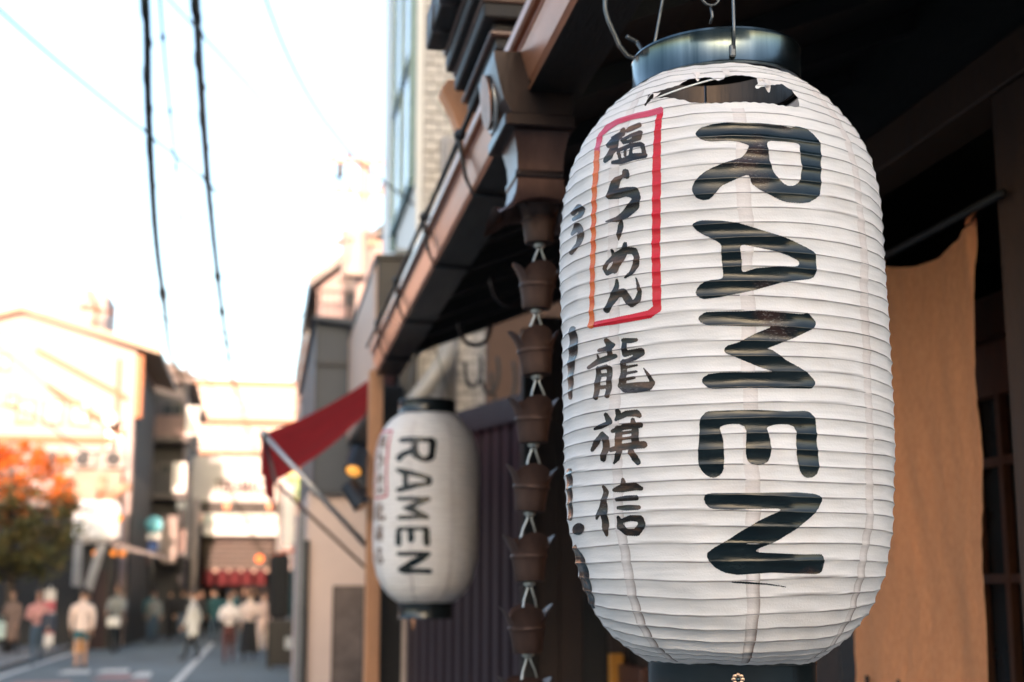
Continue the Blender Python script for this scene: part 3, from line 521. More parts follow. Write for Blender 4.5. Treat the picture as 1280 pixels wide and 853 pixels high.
# wing wall that closes the far end of the porch, board by board
for k in range(4):
    x = 1.16 + k * .105
    g = G(); g.box((x, 6.06 + .003 * (k % 2), 0), (x + .102, 6.09, 2.80), 0, .003); part('wing_board', g, wood_brown if k != 2 else wood_dark)
g = G(); g.box((1.10, 6.03, 0), (1.16, 6.10, 2.74), 0, .006); part('wing_post', g, wood_dark)
# rear and side closing walls, floor of the porch inside
g = G(); g.box((3.9, 1.5, 0), (4.0, 6.1, 3.9)); g.box((1.62, 6.1, 0), (4.0, 6.2, 3.4)); g.box((1.62, 1.45, 0), (4.0, 1.5, 3.4)); part('inner_wall', g, wood_dark)
# sliding lattice door behind the curtain
lattice = M('orange_brown_lattice', (.17, .065, .026), .55, var=.3, scale=20, stretch=(6, 6, .6))
door = part('sliding_door', G().box((1.74, 2.45, 0), (1.765, 2.50, 2.2)).box((1.74, 3.42, 0), (1.765, 3.47, 2.2)).box((1.738, 2.45, 2.07), (1.767, 3.47, 2.2)).box((1.738, 2.45, 0), (1.767, 3.47, .12)).box((1.738, 2.45, 1.0), (1.767, 3.47, 1.1)), lattice)
for k in range(6):
    y = 2.61 + k * .135
    g = G(); g.box((1.742, y, .12), (1.763, y + .022, 2.07)); part('lattice_bar', g, lattice, door)
for z in (1.30, 1.62, 1.9):
    g = G(); g.box((1.744, 2.5, z), (1.761, 3.42, z + .022)); part('lattice_rail', g, lattice, door)
g = G(); g.box((1.766, 2.46, .1), (1.772, 3.46, 2.1)); part('pane', g, dark_glass, door)
g = G(); g.box((1.7, 2.40, 2.2), (1.8, 3.52, 2.3)); part('door_head', g, wood_post)
# ---- box gutter: one moulded profile along the whole eave
prof = [(.594, 2.563), (.488, 2.563), (.485, 2.567), (.492, 2.581), (.487, 2.587), (.475, 2.628), (.471, 2.640), (.467, 2.645), (.468, 2.650), (.476, 2.652), (.476, 2.660), (.462, 2.661), (.457, 2.666), (.456, 2.684), (.462, 2.688), (.470, 2.690), (.470, 2.70), (.594, 2.70)]
g = G(); g.prism(prof, 'y', 1.44, 6.36); g.m[2] = g.m[0] = g.m[1] = 1; g.m[-1] = 1; gut = part('box_gutter', g, [M('copper_gutter_sheet', (.20, .072, .034), .30, .5, var=.3, scale=9, stretch=(1, .25, 1), bump=.05, col2=(.50, .20, .105)), wood_dark])  # underside, ends and back take dark wood, shade put in as colour
g = G(); g.tube([(.452, y, 2.705 + .003 * math.sin(y * 3)) for y in np.arange(2.95, 6.5, .25)], .007, 8); part('gutter_cable', g, rubber, gut)
for y in (3.33, 4.12, 5.02, 5.85):
    g = G(); g.tube([(.60, y, 2.555), (.485, y, 2.557), (.466, y, 2.60), (.455, y, 2.66), (.448, y, 2.708), (.46, y, 2.712)], .0052, 8); g.lathe([(0, 0), (.014, .002), (.016, .012), (.012, .024), (0, .026)], (.452, y, 2.695), 12, axis='z'); part('gutter_bracket', g, black_metal, gut)
for y in (1.6,):
    g = G(); g.tube([(.60, y, 2.555), (.485, y, 2.557), (.462, y, 2.60), (.45, y, 2.70)], .0052, 8); part('gutter_bracket', g, black_metal, gut)
# ---- stepped moulding of the little roof above the rain head
corn = part('roof_cornice', G().box((.455, 2.84, 2.780), (.60, 3.28, 2.80), 0, .003).box((.462, 2.846, 2.745), (.60, 3.27, 2.779)), wood_dark)
def slab(nm, x0, y0, z0, z1, m, bv=.004): part(nm, G().box((x0, y0, z0), (.62, 3.28, z1), 0, bv), m, corn)
mould = M('worn_lacquered_moulding', (.075, .048, .042), .35, .2, var=.35, scale=9, col2=(.15, .10, .085))
slab('moulding', .447, 2.832, 2.768, 2.780, mould, .004)
slab('moulding', .430, 2.815, 2.800, 2.834, wood_dark)
slab('moulding', .425, 2.81, 2.834, 2.846, mould, .004)
slab('moulding', .408, 2.795, 2.846, 2.885, wood_dark)
slab('moulding', .402, 2.79, 2.885, 2.899, mould, .004)
slab('moulding', .36, 2.76, 2.90, 2.99, wood_dark)
for k in range(3):
    g = G(); g.lathe([(.0, -.0), (.030, .0), (.034, .006), (.034, .05), (.026, .052), (.026, .16)], (.355, 2.83 + k * .16, 2.93), 20, axis='x')
    part('eave_tile', g, M('charcoal_roof_tile', (.05, .042, .042), .4, var=.25, scale=20), corn)
# carved pale bracket under the moulding, orange colour painting in warm sunlight
g = G(); g.prism([(.413, 2.847), (.429, 2.873), (.466, 2.88), (.60, 2.9), (.60, 2.78), (.507, 2.79), (.491, 2.698), (.478, 2.70), (.461, 2.738), (.442, 2.79)], 'y', 3.40, 3.46)
g2 = part('carved_bracket', g, M('sunlit_orange_wood', (.80, .36, .18), .7, var=.1, scale=6), corn)
part('upper_panel', G().box((.50, 3.02, 2.81), (.61, 3.26, 3.4)), M('sunlit_orange_wood', (.62, .29, .15)), corn)

# ---- copper rain head at the gutter outlet
head = part('rain_head', G().prism([(.455, 2.515), (.575, 2.515), (.575, 2.640), (.418, 2.640), (.420, 2.62), (.428, 2.58), (.437, 2.545)], 'y', 2.60, 2.80), copper_dark)
g = G(); g.lathe([(.054, -.004), (.060, -.004), (.062, -.002), (.061, .003), (.055, .003), (.054, -.004)], (0, 0, 0), 40, axis='x'); g.v = [(.430 - x + (z * -.12), y + 2.72, z + 2.575) for x, y, z in g.v]; smooth_angle(part('round_rim', g, steel_rim, head))
g = G(); g.lathe([(0, 0), (.055, 0), (.055, .004), (0, .004)], (0, 0, 0), 40, axis='x'); g.v = [(.423 - x + (z * -.12), y + 2.72, z + 2.575) for x, y, z in g.v]; smooth_angle(part('round_panel', g, M('worn_copper_disc', (.30, .15, .09), .45, .6, var=.5, scale=30), head))
part('head_cap', G().box((.438, 2.588, 2.487), (.579, 2.80, 2.513), 0, .003), copper_dark, head)
def sq(levels, n=14, scallop=0.):
    q = G(); rows = []; cx, cy = .516, 2.69
    for li, (hx, hy, z) in enumerate(levels):
        row = []
        for side in range(4):
            for k in range(n):
                t = k / n * 2 - 1
                x, y = ((t * hx, -hy), (hx, t * hy), (-t * hx, hy), (-hx, -t * hy))[side]
                dz = 0
                if scallop and li >= len(levels) - 2:
                    a = abs(t); dz = scallop * (1 - a ** 2) ** 1.0 * (1.0 if a < .62 else .72) * (1 if li == len(levels) - 1 else .35)
                row.append((cx + x, cy + y, z + dz))
        rows.append(row)
    m = 4 * n
    q.add([p for r_ in rows for p in r_], [(i * m + k, i * m + (k + 1) % m, (i + 1) * m + (k + 1) % m, (i + 1) * m + k) for i in range(len(rows) - 1) for k in range(m)], 0, True)
    return q
smooth_angle(part('head_neck', sq([(.056, .075, 2.487), (.052, .068, 2.47), (.047, .06, 2.445), (.0455, .056, 2.42), (.0455, .056, 2.40)]), copper, head), 50)
part('neck_band', sq([(.047, .058, 2.412), (.049, .060, 2.409), (.049, .060, 2.399), (.047, .058, 2.396)]), copper_dark, head)
smooth_angle(part('head_skirt', sq([(.046, .057, 2.398), (.047, .058, 2.385), (.050, .062, 2.365), (.058, .070, 2.345), (.072, .084, 2.328), (.088, .099, 2.312)], 20, .034), copper, head), 60)
# ---- S hook and rafters hooks
for nm, lb, pts, m in (('hanging_hook', 'bent steel hook under the eave beside the top ring of the nearest lantern', [(.48, 1.95, 2.60), (.482, 1.95, 2.456), (.487, 1.95, 2.437), (.497, 1.95, 2.415), (.503, 1.95, 2.400), (.515, 1.95, 2.385), (.530, 1.95, 2.381), (.538, 1.95, 2.396), (.533, 1.96, 2.412), (.516, 1.96, 2.420)], steel_wire),):
    g = G(); P = [Vector(p) for p in pts]; g.tube([tuple(P[max(0, min(len(P) - 1, i // 4))].lerp(P[min(len(P) - 1, i // 4 + 1)], (i % 4) / 4)) for i in range(4 * len(P) - 3)],   .0036, 10); solo(nm, g, m, lb, 'hook')
g = G(); g.tube([(.576 + .012 * math.cos(a), 1.74, 2.392 + .012 * math.sin(a)) for a in np.linspace(0, 2 * math.pi, 24, endpoint=False)], .0022, 8, closed=True)
g.tube([(.576, 1.74, 2.404), (.576, 1.74, 2.62)], .0022, 8); g.tube([(.576, 1.74, 2.38), (.579, 1.742, 2.365), (.576, 1.744, 2.355)], .002, 8); solo('ceiling_hook', g, steel_wire, 'small round eye hook hanging from the dark soffit above the nearest lantern', 'hook')
for i, y in enumerate((4.05, 4.75)):
    g = G(); g.tube([(.70 + .055 * math.cos(a), y, 2.505 + .075 * math.sin(a)) for a in np.linspace(R(-190), R(10), 16)], .007, 8); solo('cable_loop', g, copper_dark, ('thin curved strap hanging under the far soffit, the nearer of two', 'thin curved strap hanging under the far soffit, the farther of two')[i], 'strap', 'straps under the soffit')

# ---------------------------------------------------------------- rain chain of copper cups
chain = thing('rain_chain', (.49, 2.68, 1.0), 'rain chain of flared brown copper cups hanging from the scalloped rain head', 'rain chain')
def cup_geo():
    q = G(); n = 64; rows = []
    prof = [(.0, .000), (.018, .0), (.0275, .001), (.0285, .004), (.0300, .020), (.0328, .040), (.0338, .0435), (.0358, .045), (.0358, .049), (.0340, .0505), (.0350, .056), (.0375, .066), (.0425, .078), (.0485, .089)]
    for i, (r, z) in enumerate(prof):
        row = []
        for k in range(n):
            a = 2 * math.pi * k / n; lobe = abs(math.cos(2 * a))                 # four petals
            f = max(0, (z - .050) / .039); 
            rr = r * (1 + f * .12 * (lobe - .5)); zz = z if f == 0 else .050 + (z - .050) * (.42 + .58 * lobe ** .6)
            row.append((rr * math.cos(a), rr * math.sin(a), zz))
        rows.append(row)
    inner = [[(x * .955, y * .955, z - .0008) for x, y, z in rows[i]] for i in range(len(rows) - 1, 2, -1)]
    inner.append([(x * .9, y * .9, .006) for x, y, z in rows[2]])
    al = rows + inner
    q.add([p for r_ in al for p in r_], [(i * n + k, i * n + (k + 1) % n, (i + 1) * n + (k + 1) % n, (i + 1) * n + k) for i in range(len(al) - 1) for k in range(n)], 0, True)
    m = len(al) - 1; q.add([(0, 0, .006)] + al[m], [(0, 1 + k, 1 + (k + 1) % n) for k in range(n)], 0, True)
    return q
base = None; tilts = []
for k in range(9):
    zb = 2.276 - .1315 * k; x = .5235 - .034 * (2.30 - zb) ; tw = .05 * math.sin(k * 2.1)
    if base is None:
        q = cup_geo(); q.v = [(a + x, b + 2.68, c + zb) for a, b, c in q.v]
        base = smooth_angle(part('cup', q, copper_cup, chain), 50); cup = base
        l = G()
        for s_ in (-1, 1):
            l.tube([(x + s_ * .003, 2.68, zb + .004), (x + s_ * .004, 2.68, zb - .014), (x + s_ * .012, 2.68 + s_ * .004, zb - .034), (x + s_ * .017, 2.68 + s_ * .012, zb - .056), (x + s_ * .021, 2.68 + s_ * .014, zb - .066)], .0019, 7)
        l.lathe([(.0, .003), (.010, .002), (.012, -.004), (.006, -.008), (0, -.008)], (x, 2.68, zb - .001), 12)
        link = part('link', l, pale_wire, cup); x0, z0 = x, zb
    else:
        cup = copy_of(base, 'cup', (x - x0, 0, zb - z0), chain); lk = link.copy(); COL.objects.link(lk); lk.parent = cup; tilts.append((cup, k, Vector((x0 - .49, 0, z0 + .045 - 1.0)), Vector((x - x0, 0, zb - z0))))

for c_, k, p_, d_ in tilts:          # each cup hangs a little askew, turned about its own middle
    c_.rotation_euler = (.05 * math.sin(k * 2.3), .055 * math.sin(k * 1.7 + 1), .35 * math.sin(k * 3.1))
    c_.location = d_ + p_ - c_.rotation_euler.to_matrix() @ p_

# ---------------------------------------------------------------- noren curtain on its rod
g = G(); g.tube([(1.475, y, 2.405) for y in (2.60, 3.0, 3.58)], .009, 10); solo('curtain_rod', g, wood_dark, 'dark rod holding the tan cloth curtain across the shop entrance', 'rod')
linen = M('tan_linen', (.66, .225, .085), .95, var=.13, scale=420, bump=.35, stretch=(1, 1, .8), col2=(.78, .31, .13), trans=.12, detail=2, bscale=.002)
ln_ = linen.node_tree.nodes; wv = ln_.new('ShaderNodeTexWave'); wv.wave_type = 'BANDS'; wv.bands_direction = 'Z'; wv.inputs['Scale'].default_value = 130; wv.inputs['Distortion'].default_value = 6; wv.inputs['Detail'].default_value = 2
linen.node_tree.links.new(ln_['Texture Coordinate'].outputs['Object'], wv.inputs['Vector'])
b2 = ln_.new('ShaderNodeBump'); b2.inputs['Strength'].default_value = .35; b2.inputs['Distance'].default_value = .003; linen.node_tree.links.new(wv.outputs['Fac'], b2.inputs['Height']); linen.node_tree.links.new(ln_['Bump'].outputs[0], b2.inputs['Normal']); linen.node_tree.links.new(b2.outputs[0], ln_['Principled BSDF'].inputs['Normal'])
nor = thing('noren_curtain', (1.47, 3.1, 1.36), 'tan linen shop curtain hanging in the entrance between the dark post and the largest lantern', 'curtain')
Y0, Y1 = 2.712, 3.42
def cloth(u, v):
    yt = Y0 + (Y1 - Y0) * u; top = 2.385 - .045 * abs(math.sin(math.pi * u * 1.55)) ** .8
    bot = 1.362 + .008 * math.sin(u * 37) + .006 * math.sin(u * 90 + 1)
    z = top + (bot - top) * v
    y = yt + .062 * v * (1 - u) + .02 * v * u + .004 * math.sin(v * 9)
    n1 = mnoise.noise(Vector((u * 3.1, v * 2.2, 1.3))); n2 = mnoise.noise(Vector((u * 9 + v * 2, v * 5, 7.1))); n3 = mnoise.noise(Vector((u * 30, v * 34, 3.3)))
    hang = math.exp(-(u / .10) ** 2) + math.exp(-((u - .645) / .10) ** 2)          # creases radiating from the loops
    x = 1.47 + (.010 + .016 * v) * n1 + .007 * n2 + .0022 * n3 + .006 * math.sin(5.2 * u + 1.2 * v) + .006 * hang * math.exp(-v * 7) * math.sin(u * 60 + v * 30)
    return (x, y, z)
g = G(); g.grid(cloth, 110, 130)
obj('curtain_cloth', g, linen, nor)
for u in (.012, .64, .985):
    g = G(); y = Y0 + (Y1 - Y0) * u
    g.grid(lambda a, b: (1.474 - .017 * math.cos(b * 2 * math.pi), y + (a - .5) * .030, 2.392 - .024 + .035 * (1 - abs(2 * b - 1) ** 2) + .0), 3, 16); obj('hanging_loop', g, linen, nor)
g = G()
for u in (.12, .42, .63, .88):
    y = Y0 + (Y1 - Y0) * u; g.box((1.452, y - .004, 1.372), (1.459, y + .006, 1.400))
obj('hem_notch', g, black_metal, nor)
# ---------------------------------------------------------------- right hand row beyond the shop
def windows(b, face, at, a0, a1, na, z0, z1, nz, w, h, fm, gm, proud=.03):
    """grid of windows (frame > pane) on a wall: face 'y' faces the camera, 'x' faces +X, 'X' faces -X"""
    proto = None
    for i in range(na):
        for j in range(nz):
            c = a0 + (a1 - a0) * (i + .5) / na; z = z0 + (z1 - z0) * (j + .5) / nz
            if proto is None:
                def bx(q, u0, u1, v0, v1, d0, d1):
                    if face == 'y': q.box((u0, at - d1, v0), (u1, at - d0, v1))
                    elif face == 'x': q.box((at + d0, u0, v0), (at + d1, u1, v1))
                    else: q.box((at - d1, u0, v0), (at - d0, u1, v1))
                q = G(); t = .06
                bx(q, c - w / 2, c + w / 2, z + h / 2 - t, z + h / 2, -.02, proud); bx(q, c - w / 2 - .04, c + w / 2 + .04, z - h / 2, z - h / 2 + t, -.02, proud + .04)
                bx(q, c - w / 2, c - w / 2 + t, z - h / 2 + t, z + h / 2 - t, -.02, proud); bx(q, c + w / 2 - t, c + w / 2, z - h / 2 + t, z + h / 2 - t, -.02, proud); bx(q, c - t / 3, c + t / 3, z - h / 2 + t, z + h / 2 - t, -.02, proud - .01)
                proto = obj('window', q, fm, b)
                q = G(); bx(q, c - w / 2 + .02, c + w / 2 - .02, z - h / 2 + .02, z + h / 2 - .02, -.015, .006); pane = obj('pane', q, gm, proto); p0 = (c, z)
            else:
                d = (c - p0[0], 0, z - p0[1]) if face == 'y' else (0, c - p0[0], z - p0[1])
                wd = copy_of(proto, 'window', d, b); pc = pane.copy(); COL.objects.link(pc); pc.parent = wd

tb = thing('tiled_building', (2.4, 10.6, 0), 'white tiled building with a tall glass bay, rising behind the eave cornice', 'building')
g = G(); g.box((1.0, 9.22, 0), (4.2, 12.0, 9.0)); obj('wall', g, grout, tb)
pr = None
def is_tile(i, j): return (i < 4 and 14 <= j < 49) or (i < 7 and 0 <= j < 11)
g = G()
for j in range(-36, 95):
    for i in range(0, 31):
        odd = j % 2; x = 1.002 + i * .1015 - (.05 if odd and i else 0); z = 2.62 + j * .0685
        w = .0935 if not (i == 0 and odd) else .0435
        dy = -.004 * ((i * 7 + j * 5) % 3)
        if not is_tile(i, j):
            g.box((x, 9.211, z), (x + w, 9.224, z + .0605)); continue
        q = G(); q.box((x, 9.206 + dy, z), (x + w, 9.224, z + .0605), 0, .002)
        if pr is None or (i == 0 and odd): t_ = obj('tile', q, white_tile, tb)
        else: t_ = copy_of(pr, 'tile', (x - prx[0], dy - prx[2], z - prx[1]), tb)
        if pr is None: pr, prx = t_, (x, z, dy)
ids(obj('tiles', g, white_tile, tb), kind='stuff')
g = G(); g.box((.955, 9.24, 2.6), (1.0, 12.0, 9.0), 0, .004); obj('street_front', g, white_paint, tb)
# glass bay on the street front
teal = M('teal_grey_frame', (.10, .17, .185), .4, .3, var=.15, scale=10)
bay = obj('glass_bay', G().box((.905, 9.30, 4.36), (.955, 9.325, 6.4)).box((.905, 10.66, 4.18), (.955, 10.69, 6.4)).box((.905, 9.325, 4.32), (.955, 10.66, 4.36)).box((.905, 9.98, 4.36), (.955, 10.0, 6.4)).box((.905, 9.325, 5.26), (.955, 10.66, 5.285)), teal, tb)
obj('pane', G().box((.925, 9.326, 4.361), (.932, 9.979, 5.259)).box((.925, 10.001, 4.361), (.932, 10.659, 5.259)).box((.925, 9.326, 5.286), (.932, 10.659, 6.4)), M('painted_reflection_glass', (.42, .36, .34), .12, .35, var=.1, scale=2, bump=0), bay)  # pale pinkish colour paints reflections onto the panes
obj('bay_sill', G().box((.80, 9.0, 3.765), (1.0, 9.21, 3.80), 0, .004), M('grey_sill', (.25, .27, .28), .5), tb)
obj('downpipe', G().tube([(1.17, 9.13, 2.7), (1.17, 9.13, 4.55), (1.17, 9.13, 4.6)], [.055, .055, .06], 14), M('grey_pvc', (.33, .30, .29), .5, var=.05), tb)

sb = thing('sign_box', (.83, 10.2, 2.75), 'projecting box sign with a dark end and tan side above the red awning', 'sign')
obj('box', G().box((.69, 9.0, 2.8), (.955, 11.9, 3.72), 0, .006), M('dark_grey_metal', (.017, .016, .018), .5, var=.15), sb)
obj('side_panel', G().box((.676, 9.03, 2.83), (.690, 11.87, 3.69), 0, .003), M('tan_sign_panel', (.46, .31, .24), .55, var=.1, scale=2), sb)
obj('cap', G().box((.67, 8.98, 3.72), (.955, 11.92, 3.755), 0, .004), M('dark_grey_metal', (.03, .03, .03)), sb)

# white slanted duct, hose loops, plaster behind the corrugated panel
solo('duct', G().tube([(.86, 8.9, 2.70), (.98, 8.9, 2.85), (1.12, 8.9, 3.05), (1.16, 8.9, 3.2)], .058, 16), M('white_duct', (.30, .28, .26), .5, var=.12), 'white slanted duct rising against the tiled wall above the farther lantern', 'duct')
for i, (x, z, r_, ph) in enumerate(((1.205, 2.80, .085, 0), (1.285, 2.76, .11, 1), (1.12, 2.82, .075, 2))):
    g = G(); g.tube([(x + r_ * .6 * math.cos(a), 7.62 + .02 * i, z + r_ * 1.5 * math.sin(a)) for a in np.linspace(R(170), R(395), 26)], .010, 8)
    solo('hose_loop', g, rubber, ('looped black hose hanging above the corrugated panel, middle of three', 'largest looped black hose beside the rain chain cups', 'thin looped hose nearest the white slanted duct')[i], 'hose', 'hose loops above the corrugated panel')
pw = thing('plaster_wall', (1.9, 8.2, 0), 'orange tan plaster wall behind the hose loops and rain chain', 'wall')
obj('wall', G().box((1.30, 8.3, 0), (3.4, 8.4, 3.6)), M('orange_tan_plaster', (.105, .060, .042), .85, var=.12, scale=5), pw)
obj('wall_coping', G().box((1.28, 8.27, 3.6), (3.42, 8.43, 3.66)), wood_dark, pw)
A_, B_ = Vector((1.36, 6.92, 0)), Vector((.87, 8.70, 0)); dr = (B_ - A_).normalized(); nr = Vector((-dr.y, dr.x, 0)); nr = nr if nr.y < 0 or nr.x < 0 else -nr
cp = thing('corrugated_fence', (1.1, 7.8, 0), 'purple brown corrugated metal fence panel under a dark rail, behind the rain chain', 'fence')
cor = M('purple_brown_sheet_metal', (.055, .038, .047), .4, .3, var=.15, scale=5, stretch=(1, 1, .2))
LW = (B_ - A_).length; n = 15
for k in range(n):
    g = G(); a = A_ + dr * (LW * k / n); pz = LW / n
    vs = [a, a + dr * pz * .30, a + dr * pz * .40 + nr * .05, a + dr * pz * .88 + nr * .05, a + dr * pz * .98]
    g.add([(p.x, p.y, .08) for p in vs] + [(p.x, p.y, 2.47) for p in vs] + [(p.x - nr.x * .004, p.y - nr.y * .004, .08) for p in vs] + [(p.x - nr.x * .004, p.y - nr.y * .004, 2.47) for p in vs],
          [(i, i + 1, 6 + i, 5 + i) for i in range(4)] + [(10 + i, 15 + i, 16 + i, 11 + i) for i in range(4)] + [(5 + i, 6 + i, 16 + i, 15 + i) for i in range(4)]); obj('metal_strip', g, cor, cp)
g = G(); p0, p1 = A_ + nr * .07, B_ + nr * .07; p2, p3 = B_ - nr * .05, A_ - nr * .05
g.prism([(p.x, p.y) for p in (p0, p1, p2, p3)], 'z', 2.455, 2.585); obj('top_rail', g, M('purple_brown_rail', (.028, .020, .024), .5, .2), cp)
# posts at the far end of the eave
pt = thing('timber_post', (.50, 6.46, 0), 'slim pale timber post standing behind the farther lantern at the end of the eave', 'post')
obj('post', G().box((.462, 6.42, 0), (.528, 6.50, 2.6), 0, .006), wood_tan, pt); obj('post_foot', G().box((.45, 6.41, 0), (.54, 6.51, .12), 0, .006), black_metal, pt)
p_ = thing('dark_post', (.59, 6.62, 0), 'dark brown wooden post standing just behind the slim pale timber post', 'post')
obj('post', G().box((.535, 6.58, 0), (.64, 6.68, 2.55), 0, .006), wood_dark, p_); obj('post_foot', G().box((.525, 6.57, 0), (.65, 6.69, .1), 0, .005), black_metal, p_)
p_ = thing('white_post', (.83, 8.62, 0), 'pale painted post below the farther lantern beside the corrugated panel', 'post')
obj('post', G().box((.79, 8.56, 0), (.875, 8.66, 2.5), 0, .006), M('cream_painted_wood', (.55, .42, .34), .6), p_); obj('post_foot', G().box((.78, 8.55, 0), (.885, 8.67, .1), 0, .005), black_metal, p_)
# spot lamps on the pale post
amber = glow('amber_bulb', (1.0, .42, .08), .16)
for i, (z, lit) in enumerate(((2.17, 1), (2.02, 0))):
    s_ = thing('spot_lamp', (.46, 6.4, z), ('black spot lamp with a glowing amber bulb, upper one on the pale timber post', 'black cylinder spot lamp turned to the wall, lower one on the pale timber post')[i], 'lamp', 'spot lamps on the pale post')
    d = Vector((-.25, -.55, -.8)).normalized() if lit else Vector((.5, -.2, -.8)).normalized(); c = Vector((.405, 6.34, z))
    g = G(); g.tube([c - d * .065, c - d * .06, c + d * .05, c + d * .055], [.03, .042, .042, .046], 20); obj('lamp_housing', g, black_metal, s_)
    g = G(); g.tube([c + d * .0555, c + d * .064, c + d * .068], [.034, .030, .012], 18); obj('bulb', g, amber if lit else M('unlit_warm_lens', (.6, .35, .22), .3), s_)
    g = G(); g.tube([c - d * .03, (.43, 6.4, z + .035), (.466, 6.44, z + .03)], .009, 8); obj('bracket', g, black_metal, s_)
# red awning
red = M('red_awning_cloth', (.46, .030, .032), .8, var=.2, scale=9, trans=.35, bump=.15)
aw = thing('red_awning', (.5, 7.4, 1.7), 'faded red fabric awning on a slanting silver arm, past the end of the eave', 'awning')
def awn(u, v):      # u along the street, v from the wall outwards
    y = 6.62 + 2.0 * u; x = .60 + (.0 + .06 * u) * v - .61 * v + .02 * u; z = 2.675 - .36 * v - .035 * math.sin(math.pi * v) - .07 * u * v + .008 * math.sin(u * 9)
    return (x, y, z)
g = G(); g.grid(awn, 16, 16); o_ = obj('awning_cloth', g, red, aw)
g = G(); g.grid(lambda u, v: (awn(u, 1)[0] - .004 + .006 * math.sin(u * 12) * v, awn(u, 1)[1], awn(u, 1)[2] - .20 * v * (1 - .12 * abs(math.sin(u * 14)))), 24, 5); obj('valance', g, red, aw)
silver = M('silver_awning_arm', (.40, .40, .41), .35, .8, var=.15)
g = G(); g.tube([awn(0, 1), awn(.5, 1), awn(1, 1)], .014, 10); obj('front_bar', g, silver, aw)
g = G(); g.tube([(.50, 6.60, 1.78), (-.003, 6.60, 2.31)], .0125, 12); g.lathe([(0, -.022), (.016, -.015), (.022, 0), (.016, .015), (0, .022)], (-.006, 6.60, 2.313), 16); obj('awning_arm', g, silver, aw)
g = G(); g.tube([(.64, 8.62, 1.72), (.075, 8.62, 2.24)], .0095, 10); obj('awning_arm', g, M('brown_arm_metal', (.16, .09, .07), .5, .4), aw, label='thin brown far arm')  # far arm in plain brown metal
g = G(); g.box((.575, 6.6, 2.655), (.66, 8.66, 2.72), 0, .01); obj('awning_case', g, M('dark_red_case', (.16, .015, .02), .5), aw)
for sx_, sy_ in ((.61, 6.7), (.65, 8.62)): g = G(); g.tube([(sx_, sy_, 0), (sx_, sy_, 2.66)], .016, 10); obj('awning_stand', g, black_metal, aw)
# grey and beige house
gh = thing('grey_clad_house', (1.5, 14, 0), 'house with slate grey upper storey over a beige ground floor, behind the red awning', 'building')
obj('upper_storey', G().box((.405, 11.95, 2.425), (3.2, 16.5, 3.86)), grey_panel, gh)
for x, z0, z1 in ((.405, 2.425, 3.86), (.80, 2.425, 3.5), (1.25, 2.425, 3.8)):
    obj('cladding_joint', G().box((x, 11.935, z0), (x + .018, 11.95, z1)), M('joint_dark', (.05, .052, .06)), gh)
obj('flashing', G().box((.395, 11.92, 3.48), (3.2, 11.955, 3.515)).box((.395, 11.92, 2.40), (3.2, 11.96, 2.435)), M('joint_dark', (.05, .052, .06)), gh)
obj('roof', G().prism([(.36, 3.86), (3.3, 3.5), (3.3, 3.72), (.9, 3.86), (.38, 3.89)], 'y', 11.85, 16.6), grey_panel, gh)
obj('ground_floor', G().box((.375, 12.0, 0), (3.2, 16.5, 2.42)), beige_wall, gh)
obj('door_trim', G().box((.352, 11.96, 0), (.392, 12.06, 2.02)), black_metal, gh); obj('trim_jamb', G().box((.30, 12.06, 0), (.352, 12.16, 2.3)), M('grey_jamb', (.16, .16, .17)), gh)
bd = obj('notice_panel', G().box((.60, 11.965, .55), (.84, 11.999, 1.64), 0, .004), M('brown_speckled_panel', (.115, .085, .075), .7, var=.45, scale=16), gh)
obj('panel_frame', G().box((.59, 11.955, .55), (.602, 11.999, 1.65)).box((.838, 11.955, .55), (.85, 11.999, 1.65)).box((.602, 11.955, 1.638), (.838, 11.999, 1.65)), M('brown_frame', (.07, .05, .045)), bd)

# further right: houses, pole, signs
warm_wall = M('warm_cream_wall', (.38, .29, .275), .8, var=.08, scale=1.5, bump=.05)
pink_wall = M('pinkish_concrete', (.22, .155, .14), .8, var=.12, scale=1.2, bump=.05)
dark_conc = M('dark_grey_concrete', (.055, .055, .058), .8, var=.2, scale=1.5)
rh = thing('balcony_house', (2.4, 27.8, 0), 'sunlit house with a sloping tiled roof and balcony above the grey clad upper storey', 'building')
obj('wall', G().box((.95, 26, 0), (4.2, 31, 7.2)), warm_wall, rh)
obj('roof', G().prism([(.72, 7.10), (4.4, 10.1), (4.4, 10.25), (.70, 7.28)], 'y', 25.7, 31.3), M('charcoal_roof_tile', (.05, .042, .042)), rh)
obj('gable', G().prism([(.95, 7.2), (4.2, 7.2), (4.2, 9.85)], 'y', 26.05, 30.9), warm_wall, rh)
bl = obj('balcony', G().box((.84, 25.3, 6.15), (2.3, 26, 6.27)).box((.84, 25.3, 6.92), (2.3, 25.36, 6.98)), pink_wall, rh)
pr_ = None
for k in range(13):
    q = G(); q.box((.86 + .115 * k, 25.31, 6.27), (.89 + .115 * k, 25.35, 6.92))
    obj('baluster', q, pink_wall, bl)
windows(rh, 'y', 26.0, 1.1, 2.5, 1, 6.3, 7.2, 1, .8, .7, dark_conc, dark_glass)
tall = thing('pale_apartment', (3.4, 47, 0), 'tall pale apartment block left of the grey clad house, beyond the projecting signs', 'building')
obj('wall', G().box((1.25, 45, 0), (6, 61, 10.4)), M('pale_grey_wall', (.40, .39, .38), .8), tall); obj('parapet', G().box((1.17, 44.9, 10.4), (6.1, 61.1, 10.75)), pink_wall, tall)
windows(tall, 'y', 45.0, 1.3, 3.1, 2, 6.0, 10.2, 2, .6, 1.3, pink_wall, M('pale_window_glass', (.30, .30, .30), .2)); windows(tall, 'X', 1.25, 45, 61, 4, 3.0, 10.2, 3, 1.5, 1.3, pink_wall, M('pale_window_glass', (.30, .30, .30)))
